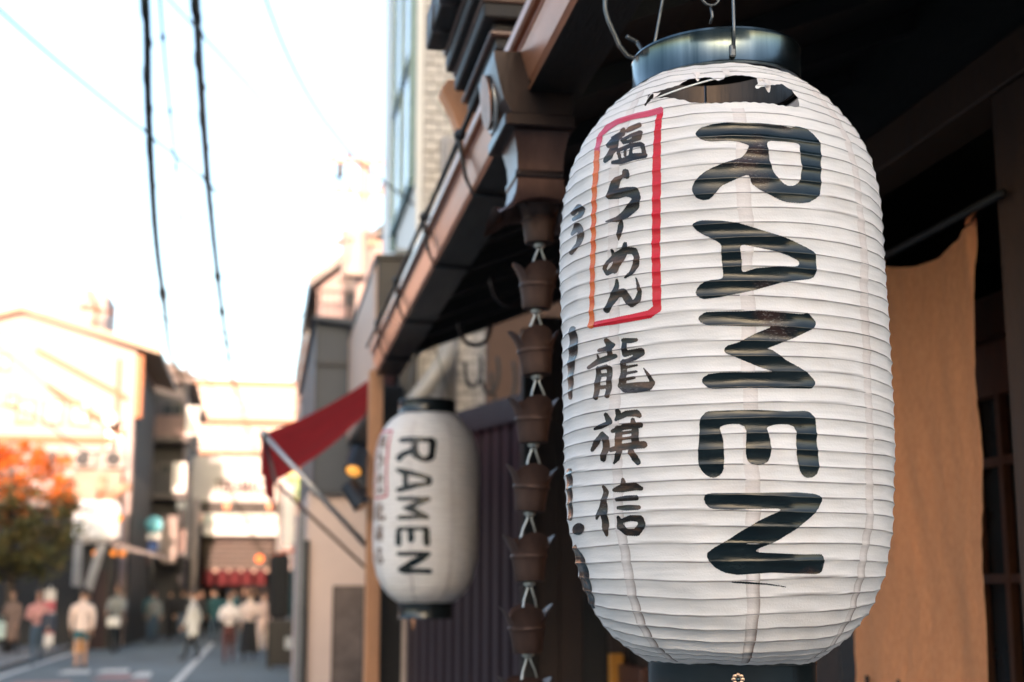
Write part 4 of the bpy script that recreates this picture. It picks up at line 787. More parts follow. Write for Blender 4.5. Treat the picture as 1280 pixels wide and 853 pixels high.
up = thing('utility_pole', (1.62, 24.3, 0), 'sunlit concrete utility pole with transformer and crossarms beyond the shop roofs', 'utility pole')
conc = M('sunlit_concrete_pole', (.42, .32, .29), .8, var=.1)
obj('pole', G().tube([(1.62, 24.3, 0), (1.60, 24.3, 9.3)], [.17, .11], 16), conc, up)
for z, w in ((9.0, .8), (8.45, .65), (7.55, .5)):
    obj('crossarm', G().box((1.6 - w, 24.15, z), (1.6 + w * .6, 24.23, z + .08)), M('rusty_arm', (.38, .24, .18), .6, .3), up)
obj('transformer', G().lathe([(0, -.42), (.2, -.42), (.22, -.38), (.22, .33), (.25, .35), (.25, .38), (0, .42)], (1.42, 24.0, 7.35), 20), M('beige_transformer', (.50, .42, .38), .5), up)
for i, (x, z) in enumerate(((1.05, 9.12), (1.3, 9.12), (1.85, 9.12), (1.15, 8.57), (1.35, 8.57), (1.9, 8.57), (1.25, 7.66), (1.75, 7.66))):
    obj('insulator', G().lathe([(0, -.05), (.05, -.05), (.03, -.02), (.06, .0), (.03, .03), (.055, .05), (.02, .1), (0, .1)], (x, 24.19, z), 10), M('brown_insulator', (.20, .10, .07), .35), up)
obj('street_lamp_head', G().box((1.10, 24.0, 8.72), (1.22, 24.25, 8.98), 0, .03), black_metal, up)
# hanging signs on the right side of the street
def sign(lo, hi, mat, label, bands=()):
    s_ = thing('projecting_sign', ((lo[0] + hi[0]) / 2, lo[1], lo[2]), label, 'sign', 'vertical signs on the right side of the street')
    obj('board', G().box(lo, hi, 0, .02), mat, s_)
    for z0, z1, m in bands: obj('colour_band', G().box((lo[0] + .03, lo[1] - .012, z0), (hi[0] - .03, lo[1] - .001, z1)), m, s_)
    obj('bracket', G().box((hi[0], lo[1] + .02, hi[2] - .25), (hi[0] + .5, lo[1] + .06, hi[2] - .2)), black_metal, s_)
sg_o, sg_g, sg_p = M('orange_print', (.62, .25, .08), .6), M('green_print', (.25, .38, .12), .6), M('pink_print', (.55, .18, .28), .6)
sign((.62, 38, 3.95), (1.25, 38.25, 5.7), M('yellow_print', (.62, .48, .22), .6), 'tall orange and green printed sign seen behind the silver awning arm', ((4.75, 5.62, sg_o), (4.02, 4.55, sg_g)))
sign((.52, 36, 2.75), (.80, 36.2, 4.25), white_paint, 'narrow white vertical sign below the orange and green sign')
sign((.86, 34, 2.5), (1.16, 34.2, 3.7), white_paint, 'white vertical sign with a pink round mark beside the beige wall', ((3.3, 3.5, sg_p),))
rr_ = thing('corner_shop', (2.2, 35, 0), 'dim shop front with dark stock and an orange awning past the beige wall', 'building')
obj('wall', G().box((1.18, 32, 0), (5, 44, 6.2)), dark_conc, rr_); obj('shopfront', G().box((1.12, 32.2, .3), (1.19, 43.5, 2.6)), dark_glass, rr_)
obj('sloping_awning', G().prism([(1.18, 2.9), (.25, 2.62), (.25, 2.56), (1.18, 2.84)], 'y', 41, 43.8), M('orange_red_awning', (.50, .11, .035), .7), rr_); obj('corner_pier', G().box((.93, 31.9, 0), (1.18, 32.3, 4.4)), M('grey_pier', (.17, .165, .165), .7), rr_)
st = thing('black_stall', (.52, 31.6, 0), 'tall dark clothes rack draped in black and teal by the right kerb', 'rack')
obj('drape', G().box((.22, 31.3, 1.02), (.62, 31.9, 2.40), 0, .06), M('black_cloth', (.010, .011, .013), .9), st); obj('drape', G().box((.63, 31.35, 1.0), (.86, 31.85, 2.1), 0, .05), M('dark_teal_cloth', (.012, .05, .065), .9), st, label='dark teal drape')
obj('rail', G().tube([(.2, 31.6, 0), (.2, 31.6, 2.45), (.9, 31.6, 2.45), (.9, 31.6, 0)], .02, 8), black_metal, st)
sb2 = thing('sign_board', (.5, 31, 0), 'black standing sign board with a pale patch on the ground by the right kerb', 'sign')
obj('board', G().box((.2, 30.95, .07), (.82, 31.05, 1.02), 0, .015), black_metal, sb2); obj('leg', G().box((.24, 30.9, 0), (.29, 31.15, .07)), black_metal, sb2); obj('leg', G().box((.73, 30.9, 0), (.78, 31.15, .07)), black_metal, sb2)
obj('pale_patch', G().box((.55, 30.94, .42), (.70, 30.951, .66)), M('pale_grey_print', (.35, .38, .42)), sb2)

# ---------------------------------------------------------------- across the street
cream = M('bright_cream_wall', (.40, .315, .305), .8, var=.06, scale=1.2, bump=.05)
gb = thing('gabled_house', (-7, 47, 0), 'large sunlit cream house with a low gable roof, above the orange topped tree', 'building')
obj('wall', G().prism([(-12, 0), (-4.0, 0), (-4.0, 8.95), (-7.45, 10.1), (-12, 8.75)], 'y', 45, 53), cream, gb)
obj('roof', G().prism([(-12.3, 8.85), (-7.45, 10.28), (-3.25, 9.05), (-3.25, 8.85), (-7.45, 10.08), (-12.3, 8.65)], 'y', 44.6, 53.4), M('pale_sunlit_roofing', (.36, .28, .22), .7), gb)
obj('corner_pier', G().box((-4.0, 44.97, 6.9), (-3.78, 45.5, 8.85)), M('sunlit_corner_orange', (.34, .13, .06), .7), gb)  # orange strip paints in the narrow sunlit edge of the corner
obj('band', G().box((-12, 44.93, 6.05), (-4.6, 44.995, 6.28)), M('terracotta_trim', (.26, .115, .06), .7), gb)
obj('stair_rail', G().prism([(-7.0, 9.0), (-4.2, 7.55), (-4.2, 7.40), (-7.0, 8.86)], 'y', 44.85, 44.99), M('terracotta_trim', (.26, .115, .06)), gb)
obj('stair_wall', G().prism([(-6.6, 7.9), (-4.3, 6.5), (-4.3, 6.3), (-6.6, 7.75)], 'y', 44.87, 44.99), M('terracotta_trim', (.26, .115, .06)), gb)
windows(gb, 'y', 45.0, -8.6, -7.2, 1, 7.9, 9.1, 1, .35, .5, M('terracotta_trim', (.26, .115, .06)), dark_glass)
windows(gb, 'y', 45.0, -8.4, -6.8, 1, 6.8, 7.9, 1, .35, .4, M('terracotta_trim', (.26, .115, .06)), dark_glass)
windows(gb, 'y', 45.0, -4.95, -4.15, 1, 5.6, 6.9, 1, .62, .9, M('terracotta_trim', (.26, .115, .06)), dark_glass)
obj('balcony_box', G().box((-5.6, 44.2, 3.9), (-4.2, 45, 5.2), 0, .04), M('pinkish_stucco', (.34, .23, .18), .8), gb)
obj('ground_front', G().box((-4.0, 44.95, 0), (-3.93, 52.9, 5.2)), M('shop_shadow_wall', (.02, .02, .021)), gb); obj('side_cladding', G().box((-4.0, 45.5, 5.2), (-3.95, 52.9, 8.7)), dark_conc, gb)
for k in range(3): u_ = obj('air_conditioner', G().box((-6.6 + .9 * k, 44.6, 5.3), (-5.95 + .9 * k, 44.95, 5.85), 0, .03), M('beige_appliance', (.34, .31, .29), .6), gb); obj('fan_grille', G().lathe([(0, -.01), (.2, -.01), (.22, 0), (.2, .01), (0, .01)], (-6.3 + .9 * k, 44.59, 5.57), 18, axis='y'), dark_conc, u_)
obj('drain_pipe', G().tube([(-4.5, 44.9, 0), (-4.5, 44.9, 8.7)], .05, 8).tube([(-8.2, 44.9, 4.5), (-8.2, 44.9, 9.6)], .05, 8), M('terracotta_trim', (.26, .115, .06)), gb)
windows(gb, 'y', 45.0, -7.6, -5.2, 3, 6.4, 7.6, 1, .55, .75, M('terracotta_trim', (.26, .115, .06)), dark_glass)
obj('roof_room', G().box((-7.1, 47, 9.5), (-5.2, 50, 11.3)), cream, gb)
an = thing('roof_antenna', (-5.3, 45.6, 9.45), 'rusty orange television antenna standing on the cream gable roof', 'antenna')
rust = M('rust_orange_metal', (.20, .07, .025), .6, .2)
obj('mast', G().tube([(-5.35, 45.6, 9.45), (-5.35, 45.6, 10.4), (-5.62, 45.6, 11.05)], .05, 8), rust, an)
for k in range(7): obj('rod', G().tube([(-5.75 + .13 * k, 45.3, 10.25 + .03 * (k % 2)), (-5.72 + .13 * k, 45.9, 10.62 - .05 * k)], .035, 6), rust, an)
obj('boom', G().tube([(-5.9, 45.6, 10.42), (-4.75, 45.6, 10.28)], .045, 8), rust, an)
ds = thing('satellite_dish', (-4.6, 44.3, 6.4), 'round white satellite dish on the cream house beside its dark window', 'dish')
obj('dish', G().lathe([(0, .06), (.12, .035), (.2, 0), (.21, -.01), (.12, .02), (0, .045)], (-4.62, 44.1, 6.75), 24, axis='y'), white_paint, ds); obj('dish_arm', G().tube([(-4.62, 44.14, 6.75), (-4.62, 44.5, 6.55), (-4.62, 45, 6.5)], .03, 8), white_paint, ds)
da = thing('dark_apartment', (-5, 57, 0), 'shaded grey apartment building with stacked balconies right of the cream house', 'building')
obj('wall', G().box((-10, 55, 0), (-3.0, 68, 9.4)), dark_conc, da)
obj('roof', G().prism([(-10, 9.4), (-2.6, 9.4), (-2.7, 9.7), (-5, 10.8), (-10, 10.8)], 'y', 54.5, 68), M('brown_grey_roof', (.12, .09, .08)), da)
for j, z in enumerate((2.9, 5.0, 7.1)):
    b_ = obj('balcony', G().box((-4.9, 53.9, z), (-2.75, 55, z + .14)), M('grey_balcony', (.12, .11, .11)), da)
    obj('balcony_front', G().box((-4.9, 53.85, z + .14), (-2.75, 53.9, z + .95)), (M('pinkish_concrete', (.50, .42, .38)), dark_conc, M('pinkish_concrete', (.5, .42, .38)))[j], b_)
    for k in range(9): obj('baluster', G().box((-2.75, 53.9 + .12 * k, z + .14), (-2.71, 53.94 + .12 * k, z + .95)), black_metal, b_)
    obj('hanging_cloth', G().box((-3.7 + .4 * j, 53.78, z + .2), (-3.2 + .4 * j, 53.82, z + 1.3), 0, .015), white_paint, b_)
windows(da, 'y', 55.0, -4.9, -3.0, 2, 2.2, 9.2, 3, .8, 1.3, M('grey_balcony', (.22, .2, .2)), dark_glass); windows(da, 'x', -3.0, 55.3, 66, 4, 2.2, 9.2, 3, 1.6, 1.3, M('grey_balcony', (.22, .2, .2)), dark_glass)
for j, z in enumerate((3.04, 5.14, 7.24)):
    a_ = obj('air_conditioner', G().box((-4.75, 54.2, z), (-4.05, 54.5, z + .6), 0, .03), M('beige_appliance', (.34, .31, .29), .6), da); obj('fan_grille', G().lathe([(0, -.01), (.2, -.01), (.22, 0), (.2, .01), (0, .01)], (-4.5, 54.19, z + .3), 20, axis='y'), black_metal, a_)
for i, (x, y, z0, z1, w, c, lb) in enumerate(((-3.25, 53.0, 2.6, 4.3, .5, (.30, .24, .22), 'pinkish upright shop sign on the shaded apartment front'), (-4.3, 51.5, 2.55, 3.2, 1.2, (.16, .10, .09), 'brown horizontal shop sign at the foot of the shaded apartment'), (-2.95, 58.2, 2.9, 5.2, .35, (.34, .33, .33), 'narrow pale upright sign before the thick pale grey pole'))):
    s_ = thing('shop_sign', (x, y, z0), lb, 'sign'); obj('board', G().box((x - w / 2, y - .08, z0), (x + w / 2, y + .08, z1), 0, .03), M('sign_print_%s' % ('pink', 'brown', 'pale')[i], c, .6, var=.3, scale=6), s_); obj('bracket', G().box((x - .04, y + .08, z1 - .25), (x + .04, y + .9, z1 - .18)), black_metal, s_)
ut = thing('street_pole', (-3.45, 56.5, 0), 'slim dark utility pole with a grey box before the shaded apartment', 'utility pole'); obj('pole', G().tube([(-2.95, 54.6, 0), (-2.95, 54.6, 10.2)], [.13, .09], 12), M('dark_pole', (.05, .05, .052), .7), ut); obj('meter_box', G().box((-3.15, 54.35, 4.6), (-2.8, 54.5, 5.5), 0, .03), M('teal_grey_box', (.05, .08, .085), .6), ut); obj('crossarm', G().box((-3.7, 54.5, 9.6), (-2.2, 54.58, 9.7)), M('dark_pole', (.05, .05, .052)), ut)
bg = thing('far_apartment', (-1.6, 95, 0), 'wide sunlit apartment block closing the street behind the arcade sign', 'building')
obj('wall', G().box((-7, 90, 0), (3.2, 100, 14.3)), cream, bg); obj('parapet', G().box((-7.1, 89.9, 14.3), (3.3, 100, 14.7)), M('terracotta_trim', (.26, .115, .06)), bg)
for z in (6.1, 8.1, 10.1, 12.1): obj('balcony', G().box((-5.4, 89.4, z - .1), (2.9, 90, z + .08)), M('terracotta_trim', (.26, .115, .06)), bg)
windows(bg, 'y', 90.0, -5.4, 2.9, 8, 6.2, 14.2, 4, .75, 1.1, M('terracotta_trim', (.26, .115, .06)), M('brown_window', (.07, .03, .02), .3))
# low white shop with amber lamps
ws = thing('white_corner_shop', (-5.6, 43, 0), 'low white shop with a rounded sunlit sign box, right of the tree', 'building')
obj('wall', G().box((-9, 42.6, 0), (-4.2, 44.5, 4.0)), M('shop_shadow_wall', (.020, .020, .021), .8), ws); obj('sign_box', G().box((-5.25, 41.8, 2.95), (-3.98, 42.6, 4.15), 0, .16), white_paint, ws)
obj('canopy', G().prism([(-4.2, 3.0), (-2.75, 2.62), (-2.75, 2.54), (-4.2, 2.86)], 'y', 42.2, 43.8), M('pinkish_awning', (.45, .36, .35), .7), ws)
for i, (x0, x1, z0, z1) in enumerate(((-4.55, -4.5, 4.2, 4.85), (-4.35, -3.75, 4.25, 4.62))):
    obj('rounded_sign_arm', G().tube([(x0, 42, z0), (x1, 42, z1)], .14, 14), M('peach_enamel', (.40, .22, .14), .5), ws)
obj('door', G().box((-4.95, 42.5, 0), (-4.3, 42.6, 2.2)), M('dark_red_door', (.03, .010, .010), .6), ws)
am = glow('amber_lamp', (1.0, .30, .04), .15)
for i, (x, z) in enumerate(((-4.58, 2.67), (-4.09, 2.67), (-3.84, 2.66), (-3.97, 3.64))):
    l_ = thing('amber_lamp', (x, 41.7, z - .1), ('round amber lamp hanging below the white rounded sign box, leftmost of the row', 'round amber lamp touching its neighbour under the white sign box, left of the pair', 'round amber lamp touching its neighbour under the white sign box, right of the pair', 'single round amber lamp on the right edge of the white sign box')[i], 'lamp', 'amber lamps of the white shop')
    obj('globe', G().lathe([(0, -.085), (.05, -.07), (.08, -.03), (.085, 0), (.08, .03), (.05, .07), (0, .085)], (x, 41.7, z), 18), am, l_); obj('lamp_cap', G().lathe([(0, .12), (.03, .12), (.04, .08), (0, .07)], (x, 41.7, z), 12), black_metal, l_)
for i, (x0, x1, zt, zb, lean) in enumerate(((-5.15, -4.9, 3.0, 1.75, 0), (-4.5, -4.25, 2.95, 1.3, -.42))):
    b_ = thing('hanging_banner', ((x0 + x1) / 2, 41.5, zb), ('narrow straight white banner under the sign box beside the tree', 'wider slanting white banner under the sign box between the amber lamps')[i], 'banner', 'white banners of the shop')
    g = G(); g.grid(lambda u, v: (x0 + (x1 - x0) * u + lean * v, 41.5 + .03 * math.sin(u * 6 + v * 4), zt + (zb - zt) * v), 8, 12); obj('banner_cloth', g, M('white_cloth', (.42, .41, .40), .9, trans=.2), b_)
    obj('banner_rod', G().tube([(x0 - .05, 41.5, zt), (x1 + .05, 41.5, zt)], .02, 8), steel_wire, b_)
# road signs
rs = thing('road_sign', (-3.62, 50, 0), 'round pale blue road sign above a small blue plate on a grey pole', 'sign')
obj('pole', G().tube([(-3.62, 50.1, 0), (-3.62, 50.1, 4.2)], .035, 10), steel_wire, rs); obj('disc', G().lathe([(0, -.02), (.27, -.02), (.28, 0), (.27, .02), (0, .02)], (-3.62, 50, 3.85), 28, axis='y'), M('cyan_sign', (.16, .50, .60), .5), rs)
obj('white_plate', G().box((-3.82, 49.98, 3.35), (-3.42, 50.02, 3.55)), white_paint, rs); obj('blue_plate', G().box((-3.78, 49.98, 2.95), (-3.46, 50.02, 3.25), 0, .02), M('blue_sign', (.05, .14, .42), .5), rs)
gp = thing('grey_pole', (-2.78, 60.6, 0), 'thick pale grey pole at the left side of the arcade entrance', 'pole'); obj('pole', G().tube([(-2.72, 60.6, 0), (-2.72, 60.6, 5.4)], [.17, .15], 16), M('grey_pole_paint', (.33, .29, .27), .6), gp); obj('pole_collar', G().lathe([(.17, 1.4), (.2, 1.42), (.2, 1.6), (.17, 1.62)], (-2.72, 60.6, 0), 16), steel_wire, gp)
# arcade entrance
ar = thing('arcade_gate', (-1.3, 63, 0), 'white arcade entrance sign lettered across the end of the street', 'arcade sign')
obj('sign_panel', G().box((-3.3, 61.9, 5.37), (.55, 62.3, 7.3), 0, .03), M('white_sign_board', (.55, .545, .535), .6, var=.03), ar)
tc_ = bpy.data.curves.new('arcade_letters', 'FONT'); tc_.body = 'TERAMACHI'; tc_.size = .60; tc_.extrude = .02; tc_.offset = .018; tc_.align_x = 'LEFT'
to_ = bpy.data.objects.new('tmp', tc_); COL.objects.link(to_); dg = bpy.context.evaluated_depsgraph_get(); me_ = bpy.data.meshes.new_from_object(to_.evaluated_get(dg)); bpy.data.objects.remove(to_)
g = G(); w_ = max(v.co.x for v in me_.vertices); g.add([(-2.0 + v.co.x * 2.45 / w_, 61.88 - v.co.z, 5.74 + v.co.y * 1.3) for v in me_.vertices], [tuple(p.vertices) for p in me_.polygons]); obj('sign_letters', g, M('dark_red_lettering', (.05, .008, .012), .6), ar)
obj('dark_beam', G().box((-2.65, 62.0, 4.9), (.66, 62.4, 5.37)), M('dark_brown_beam', (.022, .018, .016), .6), ar)
obj('green_sign', G().box((-2.45, 61.95, 4.44), (.62, 62.1, 4.86), 0, .02), M('white_green_sign', (.60, .68, .64), .6, var=.1, scale=3), ar)
for k, x in enumerate((-1.5, -.78, -.05)): obj('green_panel', G().box((x, 61.93, 4.5), (x + .5, 61.949, 4.80)), M('pale_green_print', (.22, .40, .33), .6, var=.5, scale=14), ar)
obj('white_fascia', G().box((-2.45, 61.9, 3.95), (.66, 62.2, 4.40), 0, .03), white_paint, ar)
obj('side_pier', G().box((-3.35, 62.0, 0), (-2.95, 62.5, 5.37)), M('grey_pier', (.30, .29, .29)), ar); obj('side_pier', G().box((.62, 62.0, 0), (.95, 62.5, 6.2)), M('grey_pier', (.30, .29, .29)), ar)
in_ = thing('arcade_hall', (-1, 75, 0), 'dim brown covered arcade passage with shutters beneath the white entrance sign', 'arcade')
obj('back_wall', G().box((-3, 74, 0), (.9, 74.2, 4.6)), M('dark_brown_beam', (.022, .018, .016)), in_); obj('side_wall', G().box((-3.1, 62.5, 0), (-2.9, 74, 4.6)).box((.8, 62.5, 0), (1.0, 74, 4.6)), dark_conc, in_); obj('ceiling', G().box((-3.1, 62.4, 4.3), (1, 74.2, 4.5)), dark_conc, in_)
for k in range(7): obj('slat', G().box((-2.4, 62.7, 2.55 + .2 * k), (.55, 62.8, 2.69 + .2 * k)), M('brown_slat', (.085, .06, .05), .6), in_)
obj('tan_band', G().box((-2.4, 62.6, 2.42), (.55, 62.7, 2.56)), M('tan_band_paint', (.42, .30, .24), .7), in_)
pk = glow('peach_lamp', (1.0, .40, .22), .13)
for i, (x, z, y) in enumerate(((-1.5, 5.16, 61.7), (.32, 5.17, 61.7), (-.05, 2.75, 52))):
    l_ = thing('globe_lamp', (x, y, z - .2), ('round peach lamp on the dark beam under the arcade lettering, nearer the grey pole', 'round peach lamp on the dark beam under the arcade lettering, nearer the silver awning arm', 'round orange lamp low beside the orange awning of the dim shop')[i], 'lamp', 'globe lamps near the arcade')
    obj('globe', G().lathe([(0, -.15), (.09, -.12), (.14, -.05), (.15, 0), (.14, .05), (.09, .12), (0, .15)], (x, y, z), 20), pk if i < 2 else glow('orange_lamp', (1, .22, .05), .10), l_); obj('lamp_cap', G().lathe([(0, .2), (.05, .2), (.06, .14), (0, .13)], (x, y, z), 12), black_metal, l_)
for i, (x, w) in enumerate(((-2.15, .42), (-1.55, .42), (-1.05, .42), (-.55, .42), (.0, .40))):
    b_ = thing('red_banner', (x, 61, 1.75), 'short red cloth banner in the row under the arcade ceiling', 'banner', 'red banners in the arcade'); b_['label'] = ('red banner in the arcade row, closest to the grey pole', 'red banner in the arcade row, second from the grey pole', 'red banner in the middle of the arcade row', 'red banner in the arcade row, second from the black clothes rack', 'red banner in the arcade row, closest to the black clothes rack')[i]
    g = G(); g.grid(lambda u, v: (x + w * u - w / 2, 61 + .03 * math.sin(7 * u), 2.5 - .62 * v), 6, 6); obj('banner_cloth', g, M('red_banner_cloth', (.075, .006, .009), .9), b_); obj('banner_rod', G().tube([(x - w / 2, 61, 2.51), (x + w / 2, 61, 2.51)], .02, 6), black_metal, b_)
# ---------------------------------------------------------------- tree
def tree(x, y, h, rx, ry):
    t = thing('autumn_tree', (x, y, 0), 'bushy street tree turning orange at the top and olive green below', 'tree')
    bark = M('brown_bark', (.06, .045, .035), .9, var=.3, scale=20, bump=.5)
    obj('trunk', G().tube([(x, y, 0), (x + .03, y, 1.1), (x - .04, y + .02, 2.2), (x, y, 3.4), (x + .05, y, h - .9)], [.15, .12, .10, .07, .03], 12), bark, t)
    rnd = random.Random(5); tips = []
    for k in range(16):
        a = rnd.uniform(0, 6.28); z0 = rnd.uniform(1.7, h - 1.4); L = rnd.uniform(.6, 1.0) * rx
        p = [(x, y, z0), (x + L * .5 * math.cos(a), y + L * .5 * math.sin(a), z0 + .35), (x + L * math.cos(a), y + L * math.sin(a), z0 + rnd.uniform(.5, 1.1))]
        obj('branch', G().tube(p, [.045, .03, .012], 7), bark, t); tips.append(p[2])
    clumps = []
    for k in range(150):
        a = rnd.uniform(0, 6.28); u = rnd.uniform(-1, 1); q = rnd.uniform(.45, 1) ** .6
        s_ = math.sqrt(1 - u * u); cz = (h + 1.75) / 2
        clumps.append((x + rx * q * s_ * math.cos(a), y + ry * q * s_ * math.sin(a), cz + (h - 1.75) / 2 * q * u, rnd.uniform(.22, .42)))
    gg = [G(), G(), G()]
    for cx, cy, cz, r in clumps:
        f = (cz - 1.75) / (h - 1.75)
        for k in range(62):
            d = Vector((rnd.gauss(0, 1), rnd.gauss(0, 1), rnd.gauss(0, .8))).normalized() * r * rnd.uniform(.3, 1.0)
            c = Vector((cx, cy, cz)) + d; n = (d.normalized() + Vector((rnd.uniform(-.8, .8), rnd.uniform(-.8, .8), rnd.uniform(-.2, 1)))).normalized()
            a = n.orthogonal().normalized(); b = n.cross(a); s_ = rnd.uniform(.05, .09)
            mi = 2 if f + rnd.gauss(0, .12) > .62 else (1 if rnd.random() < .3 else 0)
            gg[mi].add([c - a * s_, c - b * s_ * .6, c + a * s_, c + b * s_ * .6], [(0, 1, 2, 3)])
    for q, m, nm in zip(gg, (M('olive_leaf', (.125, .125, .042), .6, trans=.4, var=.4, scale=3), M('yellow_green_leaf', (.15, .11, .03), .6, trans=.3, var=.4, scale=3), M('orange_leaf', (.68, .17, .022), .6, trans=.4, var=.35, scale=3)), ('olive leaves', 'yellowing leaves', 'orange leaves')):
        o_ = obj('crown', q, m, t, nm); o_['kind'] = 'stuff'
tree(-6.2, 38, 5.5, 1.65, 1.5)

# ---------------------------------------------------------------- overhead cables
def spline(pts, n=12):
    P = [Vector(p) for p in pts]; o = []
    for i in range(len(P) - 1):
        a, b, c, d = P[max(i - 1, 0)], P[i], P[i + 1], P[min(i + 2, len(P) - 1)]
        for k in range(n):
            t = k / n; o.append(.5 * ((2 * b) + (c - a) * t + (2 * a - 5 * b + 4 * c - d) * t * t + (3 * b - a - 3 * c + d) * t ** 3))
    return o + [P[-1]]
cab = M('black_cable_sheath', (.012, .016, .018), .6, var=.2)
def cable(pts, r, label, knots=(), bundle=False, mat=cab):
    t = thing('overhead_cable', pts[0], label, 'cable', 'cables over the street'); P = spline(pts)
    obj('cable', G().tube(P, [r * (1 + (1.9 if bundle else .5) * i / len(P)) for i in range(len(P))], 8), mat, t)
    if bundle:
        q = [p + Vector((r * 1.7 * math.cos(i * .9), 0, r * 1.7 * math.sin(i * .9))) for i, p in enumerate(P)]; obj('lashed_wire', G().tube(q, r * .6, 6), mat, t)
    for f, s_, l_ in knots:
        i = min(int(f * (len(P) - 1)), len(P) - 2); d = (P[i + 1] - P[i]).normalized(); c = P[i]
        obj('cable_joint', G().tube([c - d * l_, c - d * l_ * .7, c + d * l_ * .7, c + d * l_], [s_ * .4, s_, s_, s_ * .4], 10), mat, t)
cable([(-.9, 4, 8.2), (-1.14, 10, 7.4), (-1.223, 13, 7.07), (-1.408, 16, 6.895), (-1.744, 22, 6.956), (-2.158, 30, 7.536), (-3.0, 45, 8.98), (-3.3, 54.5, 9.9)], .027, 'thick black bundled cable over the street, left of the two thick ones', ((.30, .04, .12), (.42, .05, .14), (.55, .04, .15), (.70, .09, .9), (.63, .04, .2)), True)
cable([(-.5, 4, 7.9), (-.70, 10, 7.15), (-.762, 13, 7.11), (-.831, 16, 7.217), (-.958, 22, 7.633), (-1.084, 32, 8.158), (-1.25, 45, 9.2), (-1.42, 60, 10.5), (-1.6, 90, 13.2)], .029, 'thick black bundled cable over the street, right of the two thick ones', ((.28, .05, .15), (.40, .05, .15), (.52, .05, .2), (.60, .09, .35), (.66, .10, .4), (.74, .10, .5), (.80, .11, .4)), True)
cable([(-.85, 6, 7.9), (-1.10, 13, 7.15), (-1.22, 18, 6.95), (-1.38, 24, 6.9), (-1.55, 32, 7.3), (-1.85, 45, 8.3), (-2.2, 60, 9.8)], .014, 'thin beaded wire hanging between the two thick cables', tuple((.2 + .07 * k, .03, .05) for k in range(10)))
cable([(-3.2, 10.0, 6.9), (-2.1, 11.5, 6.15), (-.8, 14, 5.75), (.3, 18, 5.9), (1.45, 24.15, 7.66)], .011, 'thin pale wire sagging diagonally across the sky towards the utility pole')
cable([(-3.0, 9, 7.6), (-1.7, 11, 7.1), (-.5, 14, 6.9), (.6, 19, 7.4), (1.3, 24.15, 8.57)], .009, 'second thin wire crossing above the diagonal one to the utility pole')
cable([(-.35, 7.4, 5.6), (.05, 8.0, 4.72), (.45, 8.6, 4.33), (.90, 9.3, 4.22), (1.0, 9.5, 4.2)], .006, 'single pale wire drooping from the sky to the glass bay')
cable([(-6, 30, 8.1), (-3, 31, 7.6), (0, 32, 7.3), (1.6, 24.2, 7.6)], .011, 'faint level wire crossing the street behind the thick cables')

cable([(-9.5, 36, 7.2), (-7.6, 38, 6.6), (-6.2, 40, 6.3), (-5.0, 43, 5.6), (-4.2, 46, 6.4)], .02, 'dark drooping wire crossing the cream gabled house front')
cable([(-9.0, 37, 9.0), (-7.0, 40, 8.0), (-5.4, 43, 6.8), (-4.1, 46, 6.6)], .018, 'upper dark wire slanting down across the cream gabled house front')

# ---------------------------------------------------------------- people
SKIN = M('skin', (.45, .27, .19), .6, var=.06)
HAIRB = M('dark_brown_hair', (.022, .014, .010), .5, var=.3); HAIRL = M('brown_hair', (.13, .065, .03), .5, var=.3)
def cloth_m(name, c): return M(name, c, .85, var=.15, scale=6, bump=.1)
def skinned(name, nodes, edges, root, mats, pick, sub=1):
    """one continuous surface grown over a skeleton (position, radius) with the Skin modifier"""
    me = bpy.data.meshes.new(name); me.from_pydata([n[0] for n in nodes], edges, [])
    o = bpy.data.objects.new('tmp_body', me); COL.objects.link(o)
    md = o.modifiers.new('skin', 'SKIN'); md.use_smooth_shade = True; md.branch_smoothing = .6
    for i, n in enumerate(nodes):
        sv = me.skin_vertices[0].data[i]; r = n[1]; sv.radius = r if isinstance(r, tuple) else (r, r); sv.use_root = (i == root)
    sb_ = o.modifiers.new('sub', 'SUBSURF'); sb_.levels = sub; sb_.render_levels = sub
    m2 = bpy.data.meshes.new_from_object(o.evaluated_get(bpy.context.evaluated_depsgraph_get())); bpy.data.objects.remove(o)
    for m in mats: m2.materials.append(m)
    for p in m2.polygons: p.material_index = pick(p.center); p.use_smooth = True
    m2.name = name; return m2
